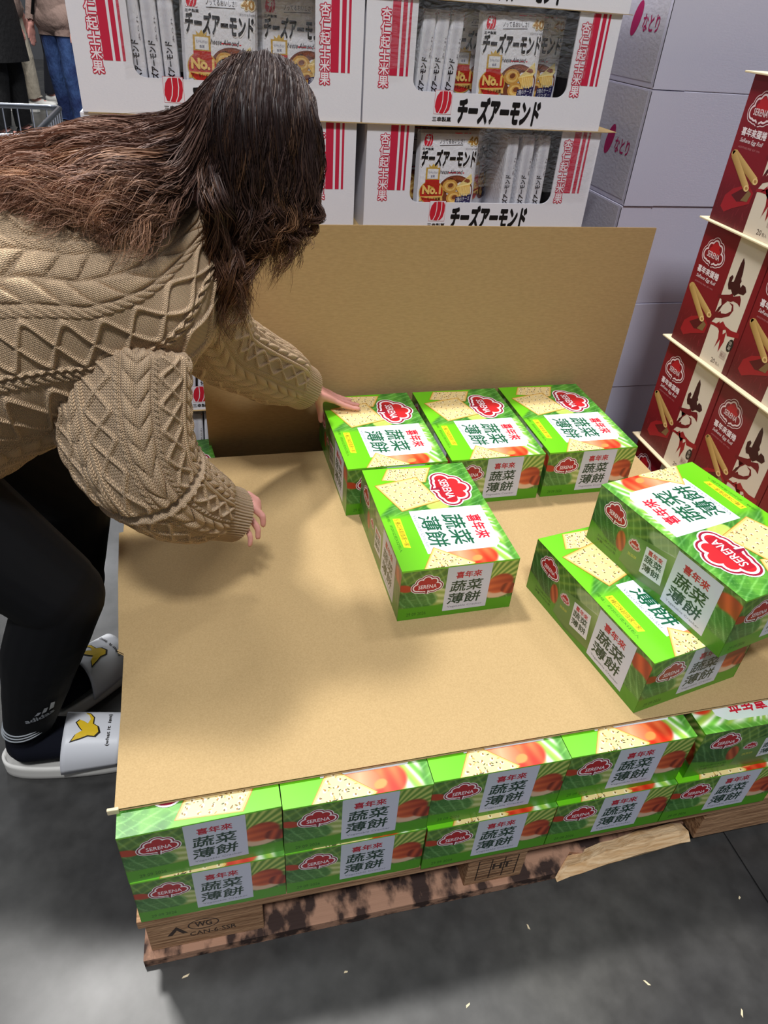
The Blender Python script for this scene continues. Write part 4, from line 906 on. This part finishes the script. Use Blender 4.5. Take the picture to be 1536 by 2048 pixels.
    A = Art(140, 60); A.text('adidas', 38, 14, 13, grey, 1, w=52, bold=.03)
    for k in range(3): A.poly([(58+k*13, 30), (66+k*13, 30), (72+k*13, 36+k*5), (66+k*13, 38+k*6)], (170+k*20, 172+k*20, 180+k*16), 1)
    A.build('printed_logo', M['matte_print'], r, 0, 0, 0, surf=lambda x, y, o_: on_leg(np.stack([-.245+x*.001*.95, .42+0*x, .158+y*.001*1.0+x*.0002], 1)))
    lo = bpy.data.objects
    for k in range(3):
        z = .142-k*.0075; pts = []
        for i in range(49):
            t = math.pi*2*i/48; pts.append((-.219-k*.0025+.048*math.cos(t), .42+.048*math.sin(t), z+.016*math.cos(t)*.6))
        MB().tube(pts, .0016, 5).build('stripe', M['stripe'], r, smooth=True)
    # ---- sweater
    TS = [(-.300, .56, .700, .175, .155), (-.262, .56, .748, .190, .172), (-.205, .56, .812, .208, .190), (-.125, .56, .868, .216, .194), (-.035, .56, .906, .220, .186), (.045, .56, .928, .222, .168), (.105, .56, .952, .204, .140), (.145, .56, .975, .140, .100), (.172, .56, .995, .085, .072), (.192, .56, 1.012, .066, .060)]
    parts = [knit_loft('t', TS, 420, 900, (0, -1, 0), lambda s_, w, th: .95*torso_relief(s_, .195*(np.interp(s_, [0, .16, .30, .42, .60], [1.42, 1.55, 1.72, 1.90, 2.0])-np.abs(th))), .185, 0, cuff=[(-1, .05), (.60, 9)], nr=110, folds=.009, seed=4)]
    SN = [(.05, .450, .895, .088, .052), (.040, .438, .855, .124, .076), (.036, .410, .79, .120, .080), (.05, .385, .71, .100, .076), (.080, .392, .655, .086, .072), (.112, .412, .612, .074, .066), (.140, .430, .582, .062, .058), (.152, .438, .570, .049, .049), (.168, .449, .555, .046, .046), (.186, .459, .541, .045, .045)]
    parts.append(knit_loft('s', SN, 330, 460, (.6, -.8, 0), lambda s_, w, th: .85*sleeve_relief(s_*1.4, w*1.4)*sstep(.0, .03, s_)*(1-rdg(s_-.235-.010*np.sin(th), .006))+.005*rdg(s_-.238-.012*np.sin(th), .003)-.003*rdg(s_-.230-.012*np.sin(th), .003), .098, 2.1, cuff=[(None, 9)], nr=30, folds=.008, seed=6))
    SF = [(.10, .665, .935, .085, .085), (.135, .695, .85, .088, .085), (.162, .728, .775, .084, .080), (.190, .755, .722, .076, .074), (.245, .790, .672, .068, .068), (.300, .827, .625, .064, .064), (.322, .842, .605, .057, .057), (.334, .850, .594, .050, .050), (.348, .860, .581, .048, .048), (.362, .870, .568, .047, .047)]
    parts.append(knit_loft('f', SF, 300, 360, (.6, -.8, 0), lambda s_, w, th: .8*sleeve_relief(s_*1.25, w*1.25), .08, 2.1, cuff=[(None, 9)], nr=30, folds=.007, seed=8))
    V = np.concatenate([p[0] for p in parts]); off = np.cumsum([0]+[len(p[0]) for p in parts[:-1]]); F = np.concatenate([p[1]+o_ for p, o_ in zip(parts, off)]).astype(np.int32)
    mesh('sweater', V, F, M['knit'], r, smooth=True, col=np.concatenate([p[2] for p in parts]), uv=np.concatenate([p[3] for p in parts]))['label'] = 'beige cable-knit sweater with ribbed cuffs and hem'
    # ---- slides
    def slide(heel, ang):
        s_ = bpy.data.objects.new('slide_sandal', None); link(s_, r); s_.location = heel; s_.rotation_euler = (0, 0, ang)
        def outline(k, x):  # half widths along the foot
            t = np.clip(x/.272, 0, 1); return (.036+.014*np.sin(np.clip(t*1.15-.1, 0, 1)*math.pi*.75))*np.clip(1-(np.abs(t-.5)*2)**7, 0, 1)**.5*k
        xs = (1-np.cos(np.linspace(0, math.pi, 36)))/2*.272; prof = [(0, .93), (.006, 1.0), (.016, 1.03), (.024, 1.0), (.030, 1.02), (.036, .97), (.0365, .88), (.031, .80)]
        v = []; f = []; n = len(xs)*2
        for z, k in prof:
            xk = .136+(xs-.136)*(1 if k > .95 else (.985 if k > .9 else .96)); hw = outline(k, xs); rise = .006*sstep(.10, 0, xs)
            v += [(a, -b, z*(1+q*30)) for a, b, q in zip(xk, hw, rise*.6)]+[(a, b, z*(1+q*30)) for a, b, q in zip(xk[::-1], hw[::-1], (rise*.6)[::-1])]
        for i in range(len(prof)-1):
            for k in range(n): f.append((i*n+k, i*n+(k+1) % n, (i+1)*n+(k+1) % n, (i+1)*n+k))
        f.append(tuple(range(n))[::-1]); f.append(tuple((len(prof)-1)*n+k for k in range(n)))
        mesh('sole', v, f, M['white_rubber'], s_, smooth=True)
        def sf(x, y, o_):    # x 0..105 along the foot, y 0..170 across the arch
            t = (y/170.0)*math.pi; k = 1-.10*(x/105.0); rx = .056*k+o_; h = .080-.020*(x/105.0)+o_
            cs = np.cos(t); sn = np.sin(t); return np.stack([.115+x*.001+.012*np.sin(t), -np.sign(cs)*np.abs(cs)**.8*rx, .031+np.abs(sn)**.72*(h-.007)], 1)
        nx, ny = 14, 36; X, Y = np.meshgrid(np.linspace(0, 105, nx), np.linspace(0, 170, ny)); P = sf(X.ravel(), Y.ravel(), 0.0*X.ravel()+.0025); Q = sf(X.ravel(), Y.ravel(), 0.0*X.ravel()-.0015)
        f = []; q = lambda j, i: j*nx+i; NN = nx*ny
        for j in range(ny-1):
            for i in range(nx-1): f.append((q(j, i), q(j, i+1), q(j+1, i+1), q(j+1, i))); f.append((NN+q(j, i), NN+q(j+1, i), NN+q(j+1, i+1), NN+q(j, i+1)))
        ring = [q(0, i) for i in range(nx)]+[q(j, nx-1) for j in range(1, ny)]+[q(ny-1, i) for i in range(nx-2, -1, -1)]+[q(j, 0) for j in range(ny-2, 0, -1)]
        for a_, b_ in zip(ring, ring[1:]+ring[:1]): f.append((b_, a_, a_+NN, b_+NN))
        st = mesh('strap', np.concatenate([P, Q]).tolist(), f, M['white_leather'], s_, smooth=True)
        A = Art(105, 170); K = (34, 30, 26); Y_ = (238, 200, 44)
        bird = [(x, y-24) for x, y in [(12, 74), (20, 90), (32, 98), (26, 104), (18, 112), (24, 118), (34, 114), (41, 110), (46, 120), (42, 132), (34, 142), (44, 138), (52, 124), (52, 110), (62, 106), (66, 94), (58, 84), (44, 86), (30, 80)]]
        cx = sum(p[0] for p in bird)/len(bird); cy = sum(p[1] for p in bird)/len(bird)
        A.poly([(cx+(x-cx)*.98, cy+(y-cy)*.86) for x, y in bird], K, 1); A.poly([(cx+(x-cx)*.84, cy+(y-cy)*.76) for x, y in bird], Y_, 3)
        A.text('(what it isnt)', 80, 76, 8, K, 2, w=62, rot=math.pi/2, bold=.02, anchor='c'); A.build('printed_mark', M['matte_print'], s_, 0, 0, 0, base=.0036, eps=.0003, surf=sf)
    slide((-.290, .417, 0), -.03); slide((-.255, .492, 0), .75)
    return r, hc, upv, fd, sd
M['stripe'] = new_mat('silver_grey_stripe', (150, 155, 160), rough=.6)

def hair(parent, hc, upv, fd, sd):
    HC = np.array(hc); TX = [-.4, -.262, -.205, -.125, -.035, .045, .105, .145, .17]; TZ = [.62, .748, .812, .868, .906, .928, .952, .975, .99]; TA = [.17, .19, .208, .216, .22, .222, .204, .14, .09]; TB = [.15, .172, .19, .194, .186, .168, .14, .10, .07]
    DN = np.array((.015, .0, -.115))       # the hair hangs round head and jaw: a capsule pointing down
    def core(P): t_ = np.clip(((P-HC)@DN)/(DN@DN), 0, 1); return HC+t_[..., None]*DN
    def G(L, lift=.018):
        # lay each guide point on the back or the head where it passes over them, else leave it hanging at its own depth
        out = []
        for (u, v, y) in L:
            p = at_y(u, v, y); e = (p-CC)/np.linalg.norm(p-CC)
            for t in np.arange(.5, 2.2, .003):
                q = CC+e*t
                if q[1] > y+.10: break
                r1 = np.hypot((q[1]-.56)/(np.interp(q[0], TX, TA)+lift), (q[2]-np.interp(q[0], TX, TZ))/(np.interp(q[0], TX, TB)+lift)) if q[0] < .165 else 9
                if r1 < 1 or np.linalg.norm(q-core(q)) < .090-.018*np.clip((HC[2]-q[2])/.115, 0, 1): p = q; break
            out.append(tuple(p))
        return out
    # each family is an ordered list of guide strands (pixel column, pixel row, depth y), built as real 3-D paths
    back = [G(l) for l in (
        [(500, 108, .57), (440, 140, .60), (385, 205, .64), (300, 243, .66), (200, 256, .67), (100, 275, .68), (0, 300, .68), (-70, 318, .68)],
        [(490, 112, .55), (425, 160, .54), (380, 235, .57), (300, 262, .61), (200, 280, .63), (100, 300, .64), (0, 325, .65), (-70, 345, .65)],
        [(480, 118, .53), (412, 190, .49), (372, 270, .50), (290, 300, .55), (190, 312, .59), (100, 330, .61), (0, 355, .62), (-60, 380, .62)],
        [(474, 122, .52), (404, 230, .46), (358, 310, .46), (280, 335, .50), (190, 345, .54), (100, 362, .57), (20, 385, .58), (-40, 410, .58)],
        [(470, 126, .51), (402, 260, .44), (350, 345, .43), (280, 368, .46), (200, 380, .49), (130, 395, .52), (70, 400, .55), (10, 430, .56)],
        [(466, 130, .51), (408, 275, .43), (362, 350, .415), (318, 372, .43), (270, 388, .455), (222, 405, .465), (180, 428, .45), (150, 445, .47)],
        [(466, 130, .51), (410, 290, .42), (366, 365, .41), (330, 392, .42), (290, 410, .43), (240, 432, .44), (190, 455, .44), (225, 470, .44)])]
    wisp = [back[-1], G([(464, 132, .51), (412, 300, .42), (375, 390, .405), (345, 430, .41), (322, 455, .41), (300, 480, .415), (270, 505, .42), (240, 535, .42)])]
    fall = [G(l) for l in (
        [(478, 118, .52), (430, 220, .44), (412, 320, .42), (410, 400, .42), (420, 450, .44), (432, 520, .47), (436, 600, .49), (452, 690, .50)],
        [(492, 110, .53), (458, 210, .44), (446, 320, .42), (446, 400, .42), (460, 470, .43), (455, 540, .46), (470, 600, .48), (462, 670, .49)],
        [(510, 106, .54), (490, 200, .45), (484, 310, .42), (486, 400, .42), (498, 455, .43), (492, 510, .45), (482, 570, .47), (488, 620, .48)],
        [(530, 108, .55), (528, 200, .47), (524, 300, .44), (520, 390, .43), (524, 440, .44), (512, 480, .46), (500, 500, .47), (490, 530, .48)],
        [(552, 114, .57), (566, 200, .50), (566, 300, .46), (560, 380, .45), (556, 430, .46), (548, 465, .47), (530, 480, .48), (520, 496, .49)],
        [(572, 122, .59), (600, 205, .53), (604, 300, .50), (598, 380, .48), (590, 430, .49), (562, 460, .50), (572, 500, .50), (548, 570, .50)],
        [(588, 134, .61), (622, 220, .57), (630, 300, .55), (622, 380, .53), (612, 430, .53), (596, 452, .53), (580, 470, .53), (560, 480, .53)],
        [(596, 142, .63), (630, 230, .62), (636, 310, .61), (632, 380, .59), (622, 420, .58), (610, 450, .58), (600, 470, .57), (596, 500, .57)])]
    behind = [G(l) for l in (
        [(470, 112, .60), (440, 200, .64), (450, 320, .63), (470, 400, .60), (480, 440, .58), (470, 480, .57), (462, 520, .56), (455, 560, .56)],
        [(530, 108, .62), (520, 200, .66), (530, 320, .65), (535, 400, .62), (540, 440, .60), (530, 470, .59), (520, 490, .58), (505, 530, .57)],
        [(590, 136, .64), (606, 220, .67), (616, 320, .66), (610, 400, .63), (600, 430, .62), (585, 460, .60), (570, 475, .60), (560, 490, .60)])]
    V = []; F = []; Cc = []; rng = np.random.default_rng(3)
    def strands(fam, n, clumps, wave, spread, root, tip, gold, ns=26, wd=.0012, cut=(.8, 1.0)):
        fam = np.array([catmull(g, ns) for g in fam]); m_ = len(fam)-1; t = np.linspace(0, 1, ns)
        cl = rng.uniform(0, m_, clumps); cph = rng.uniform(0, 6.28, (clumps, 3)); cfr = rng.uniform(1.6, 3.4, clumps); coff = rng.normal(0, 1, (clumps, 3)); cg = rng.uniform(0, 1, clumps)
        for k in range(n):
            c = rng.integers(clumps); a = np.clip(cl[c]+rng.normal(0, .12), 0, m_-1e-4); i = int(a); u = a-i; P = fam[i]*(1-u)+fam[i+1]*u
            tt = np.clip(t, 0, 1)*rng.uniform(*cut); idx = tt*(ns-1); i0 = np.minimum(idx.astype(int), ns-2); fr = (idx-i0)[:, None]; P = P[i0]*(1-fr)+P[i0+1]*fr
            T = np.gradient(P, axis=0); T /= np.linalg.norm(T, axis=1)[:, None]+1e-9; sd_ = np.cross(T, [0.0, 1.0, 0.12]); sd_ /= np.linalg.norm(sd_, axis=1)[:, None]+1e-9; up_ = np.cross(sd_, T)
            ww = (wave*sstep(.05, .75, tt))[:, None]; ph = cph[c]; jf = rng.normal(0, .25)
            P = P+sd_*ww*np.sin(tt*6.28*cfr[c]+ph[0]+jf)[:, None]+up_*ww*.7*np.cos(tt*6.28*cfr[c]+ph[1]+jf)[:, None]
            P = P+coff[c][None, :]*(spread*(.25+tt))[:, None]+rng.normal(0, 1, 3)[None, :]*(spread*(.12+.45*tt))[:, None]
            fz = rng.uniform(.0006, .0022); P = P+sd_*(fz*np.sin(tt*rng.uniform(16, 34)+rng.uniform(0, 6)))[:, None]+up_*(fz*np.cos(tt*rng.uniform(16, 34)+rng.uniform(0, 6)))[:, None]
            if P[:, 0].min() < .17:     # lie on top of the back
                tz = np.interp(P[:, 0], TX, TZ); ta = np.interp(P[:, 0], TX, TA)+.012; tb = np.interp(P[:, 0], TX, TB)+.014; dy = P[:, 1]-.56; dz = P[:, 2]-tz; rr = np.sqrt((dy/ta)**2+(dz/tb)**2); kk = np.where((rr < 1) & (P[:, 0] < .17), 1/np.maximum(rr, .3), 1.0)*np.where(rr < 1, 1+rng.uniform(0, .05), 1)
                P[:, 1] = .56+dy*kk; P[:, 2] = tz+dz*kk
            cr = core(P); dd = P-cr; rr = np.linalg.norm(dd, axis=1)+1e-6; R0 = (.084+rng.uniform(0, .009))-.018*np.clip((HC[2]-P[:, 2])/.115, 0, 1); P = np.where(((rr < R0) & (P[:, 2] > HC[2]-.11))[:, None], cr+dd/rr[:, None]*R0[:, None], P)
            ang = rng.uniform(0, 3.14); d_ = sd_*math.cos(ang)+up_*math.sin(ang); w_ = (wd*rng.uniform(.6, 1.3)*(1-.75*tt**3))[:, None]*.5
            b = len(V)*0+sum_v[0]; V.append(np.stack([P-d_*w_, P+d_*w_], 1).reshape(-1, 3)); q = np.arange(ns-1)*2+b; F.append(np.stack([q, q+1, q+3, q+2], 1)); sum_v[0] += 2*ns
            g_ = (cg[c] > .86)*.75+rng.uniform(0, .16); col = mixc(root, tip, sstep(.12, .95, tt+rng.uniform(-.12, .12))); col = col*(1-g_*(.25+.5*tt[:, None]))+np.array(gold)*g_*(.25+.5*tt[:, None])
            Cc.append(np.repeat(srgb(np.clip(col*rng.uniform(.86, 1.12), 0, 255)), 2, 0))
    sum_v = [0]
    strands(back, 5400, 120, .012, .0045, (76, 56, 52), (158, 116, 94), (196, 146, 104), cut=(.72, 1.0))
    strands(wisp, 260, 16, .012, .006, (80, 56, 48), (164, 122, 94), (176, 134, 96), cut=(.7, 1.0), wd=.0009)
    strands(back[4:], 600, 40, .014, .010, (80, 56, 48), (164, 122, 94), (176, 134, 96), cut=(.8, 1.0), wd=.0010)
    strands(fall, 5600, 100, .016, .0042, (50, 37, 37), (106, 74, 58), (164, 116, 68), cut=(.60, 1.0))
    strands(fall[:3], 260, 26, .010, .008, (60, 40, 34), (122, 82, 50), (140, 96, 56), cut=(.85, 1.0), wd=.001)
    strands(fall[5:6]+fall[5:6], 60, 5, .009, .006, (60, 42, 36), (120, 80, 50), (140, 96, 56), cut=(.95, 1.0), wd=.001)
    strands(behind, 1500, 60, .007, .008, (40, 28, 28), (92, 62, 44), (132, 92, 54), cut=(.6, 1.0))
    o = mesh('hair', np.concatenate(V), np.concatenate(F).astype(np.int32), M['hair'], parent, smooth=True, col=np.concatenate(Cc))
    o['label'] = 'long wavy brown hair with golden highlights'
    # dense under-layers so that the scalp and back do not show through
    def sheet_(fam, dy, k1, ns=30, nk=30):
        fam = np.array([catmull(g, ns) for g in fam])[:, :int(ns*k1)]; n2 = fam.shape[1]; g = catmull(fam.reshape(len(fam), -1), nk).reshape(nk, n2, 3).copy(); g += (g-np.array(hc)[None, None])*0; g[..., 1] += dy; g[..., 2] -= .006
        i, j = np.meshgrid(np.arange(nk-1), np.arange(n2-1), indexing='ij'); q = i*n2+j; return g.reshape(-1, 3), np.stack([q, q+1, q+n2+1, q+n2], -1).reshape(-1, 4)
    mb = MB(); hv = [sheet_(back[:5], .012, .82), sheet_(fall, .012, .55), sheet_(behind, -.008, .55)]; base = 0; VV = []; FF = []
    for v, f in hv[:1]: VV.append(v); FF.append(f+base); base += len(v)
    u = mesh('hair_underlayer', np.concatenate(VV), np.concatenate(FF).astype(np.int32), M['hair_dark'], parent, smooth=True)
    mb.add(*cone(Vector(hc)-upv*.006-fd*.005, Vector(hc)+upv*.006-fd*.004, .070, .070, sx=.98, side=sd)); mb.add(*cone(Vector(hc)-fd*.004, Vector(hc)+Vector(DN)*.85, .072, .052)); mb.build('hair_cap', M['hair_dark'], parent, smooth=True)
M['hair_dark'] = new_mat('dark_brown_hair_mass', (44, 31, 29), rough=.5); add_bump(M['hair_dark'], 40, .3, .001, stretch=(6, 6, 1))
W_ = woman(); hair(*W_)

# ================================================================== shoppers in the background
def shopper(label, loc, rz, top_m, leg_m, shoe_m, stance, coat=None, hair_c=(24, 20, 20), top_lo=.86, bag=False):
    r = thing('person', label, 'person', loc, rz); mb = MB(); c = lambda *a, **k: mb.add(*cone(*a, **k)); (lx, ly), (rx, ry) = stance
    c((0, -.08, .93), (0, .08, .93), .125, .125); c((0, 0, .95), (0, 0, 1.15), .125, .12, side=(0, 1, 0), sx=1.25); c((0, 0, 1.15), (0, 0, 1.36), .125, .10, side=(0, 1, 0), sx=1.5); c((0, -.15, 1.40), (0, .15, 1.40), .055, .055); c((0, 0, 1.42), (.01, 0, 1.52), .052, .048)
    c((.01, 0, 1.58), (.0, 0, 1.65), .07, .088, side=(0, 1, 0), sx=.88); c((.09, 0, 1.59), (.10, 0, 1.575), .009, .013)
    for q in (-1, 1): c((0, q*.082, 1.60), (0, q*.082, 1.58), .014, .01)
    for sg, (fx, fy) in ((1, (lx, ly)), (-1, (rx, ry))):
        c((0, sg*.09, .92), (fx*.5+.02, sg*.09+(fy-sg*.09)*.5, .50), .095, .068); c((fx*.5+.02, sg*.09+(fy-sg*.09)*.5, .50), (fx-.02, fy, .12), .066, .042); c((fx-.02, fy, .09), (fx+.13, fy, .045), .04, .03)
        c((0, sg*.19, 1.38), (-.03, sg*.25, 1.10), .052, .042); c((-.03, sg*.25, 1.10), (.08, sg*.24, .87), .041, .028); hand(mb, (.08, sg*.24, .87), (.1, 0, -1), (-1, 0, 0), [[(.1, 0, -1), (0, 0, -1), (-.3, 0, -1)]]*4, [(.5, 0, -.8), (.3, 0, -1), (.2, 0, -1)], 1.0)
    me = fuse(mb, .008, 4); me.materials.append(M['skin']); link(bpy.data.objects.new('body', me), r)
    peel(me, lambda V: (V[:, 2] < 1.0) & (V[:, 2] > .10) & (np.abs(V[:, 1]) < .21), lambda V: .012+.018*sstep(.6, .12, V[:, 2]), 'trousers', leg_m, r)
    peel(me, lambda V: (V[:, 2] > top_lo-.0) & (V[:, 2] < 1.47) & ((V[:, 2] > .9) | (np.abs(V[:, 1]) < .2)), .022, 'top', top_m, r)
    if coat:
        st = [(0, 0, coat, .21, .29), (0, 0, .95, .19, .27), (0, 0, 1.15, .17, .25), (0, 0, 1.38, .14, .22), (0, 0, 1.47, .06, .08)]; vv = []; ff = []; n = 28
        for i, (x, y, z, a, b) in enumerate(st): vv += [(x+a*math.cos(t)*(1+.03*math.sin(5*t)), y+b*math.sin(t), z) for t in [2*math.pi*k/n for k in range(n)]]
        for i in range(len(st)-1):
            for k in range(n): ff.append((i*n+k, i*n+(k+1) % n, (i+1)*n+(k+1) % n, (i+1)*n+k))
        mesh('coat', vv, ff, top_m, r, smooth=True)
    hm = new_mat('dark_hair', hair_c, rough=.5); h_ = MB(); h_.add(*cone((-.02, 0, 1.60), (-.012, 0, 1.665), .085, .098, side=(0, 1, 0), sx=.92)); h_.build('hair', hm, r, smooth=True)
    for (fx, fy) in stance:
        mbs = MB(); mbs.add(*cone((fx-.05, fy, .055), (fx+.05, fy, .06), .045, .045)); mbs.add(*cone((fx+.03, fy, .05), (fx+.17, fy, .042), .045, .036, side=(0, 1, 0), sx=1.15)); m2 = fuse(mbs, .006, 3); m2.materials.append(shoe_m); s_ = link_obj('shoe', m2, r)
        sl = MB().prism([(fx-.10, fy-.036), (fx-.02, fy-.04), (fx+.1, fy-.05), (fx+.19, fy-.038), (fx+.215, fy), (fx+.19, fy+.038), (fx+.1, fy+.05), (fx-.02, fy+.04), (fx-.10, fy+.036), (fx-.115, fy)], .0, .03); sl.build('sole', M['white_rubber'], s_, bevel=.005)
    if bag: MB().tube([(.16, -.12, .95), (.15, -.05, 1.15), (.12, .05, 1.35), (0, .12, 1.46), (-.14, .06, 1.35), (-.17, -.05, 1.15), (-.15, -.15, .98)], .014, 8).build('bag_strap', M['black_coat'], r, smooth=True)
    return r
def link_obj(n, me, parent): o = bpy.data.objects.new(n, me); return link(o, parent)
shopper('person in taupe sweatshirt and blue jeans with black strap, left of the carton stack', (-.93, 7.55, 0), -2.2, M['taupe'], M['denim'], M['white_rubber'], ((.05, .13), (-.05, -.12)), bag=True, top_lo=.80)
shopper('person in long black coat and black trousers, at the left edge', (-1.40, 7.2, 0), -.3, M['black_coat'], M['black_coat'], M['dark_rubber'], ((.04, .12), (-.03, -.12)), coat=.62)
shopper('person in loose beige trousers and white sneakers with red trim, far behind', (-1.62, 9.05, 0), -.1, M['taupe'], M['beige_pants'], M['white_rubber'], ((.10, .11), (-.04, -.12)))
shopper('person in dark navy trousers and white sneakers, farthest back', (-1.33, 9.75, 0), -.1, M['black_coat'], M['navy_pants'], M['white_rubber'], ((.06, .11), (-.06, -.12)))

# ================================================================== shopping cart
def cart():
    r = thing('shopping_cart', 'steel wire shopping cart behind the woman at the left edge', 'cart', (0, 0, 0)); X0, X1, Y0, Y1, Zt, Zb = -1.05, -.185, 1.38, 1.86, .965, .55
    rim = MB(); rim.tube([(X0, Y0, Zt), (X1-.03, Y0, Zt), (X1, Y0+.02, Zt), (X1, Y1-.02, Zt), (X1-.03, Y1, Zt), (X0, Y1, Zt), (X0, Y0, Zt)], .007, 10); rim.build('rim', M['chrome'], r, smooth=True)
    b = .05; w = MB()
    for i in range(24): x = X0+(X1-X0)*i/23; w.tube([(x, Y0, Zt), (x*.94-.03, Y0+b, Zb)], .0022, 5); w.tube([(x, Y1, Zt), (x*.94-.03, Y1-b, Zb)], .0022, 5); w.tube([(x*.94-.03, Y0+b, Zb), (x*.94-.03, Y1-b, Zb)], .0022, 5)
    for i in range(13): y = Y0+(Y1-Y0)*i/12; y2 = Y0+b+(Y1-Y0-2*b)*i/12; w.tube([(X1, y, Zt), (X1*.94-.03, y2, Zb)], .0022, 5)
    for z in (.65, .75, .86): q = (Zt-z)/(Zt-Zb); w.tube([(X0, Y0+b*q, z), (X1-.03*q, Y0+b*q, z), (X1-.03*q, Y1-b*q, z), (X0, Y1-b*q, z)], .003, 6)
    tag(w.build('wire_basket', M['chrome'], r), kind='stuff')
    f = MB(); 
    for y in (Y0+.05, Y1-.05): f.tube([(X0, y, Zt), (X0+.02, y, .5), (X0+.08, y, .16), (X1-.11, y, .13)], .011, 10); f.tube([(X0+.3, y, .15), (X1-.18, y, .55)], .010, 10)
    f.build('frame', M['chrome'], r, smooth=True)
    MB().tube([(X0-.02, Y0-.01, 1.02), (X0-.02, Y1+.01, 1.02)], .014, 12).build('handle', M['bumper'], r, smooth=True)
    for (x, y) in ((X1-.095, Y0+.05), (X1-.095, Y1-.05), (X0+.1, Y0+.05), (X0+.1, Y1-.05)):
        wl = MB().tube([(x, y-.014, .056), (x, y+.014, .056)], .055, 22).build('wheel', M['dark_rubber'], r, bevel=.004)
        MB().box((x-.028, y-.024, .05), (x+.028, y+.024, .165)).build('caster_cover', M['bumper'], wl, bevel=.012)
cart()
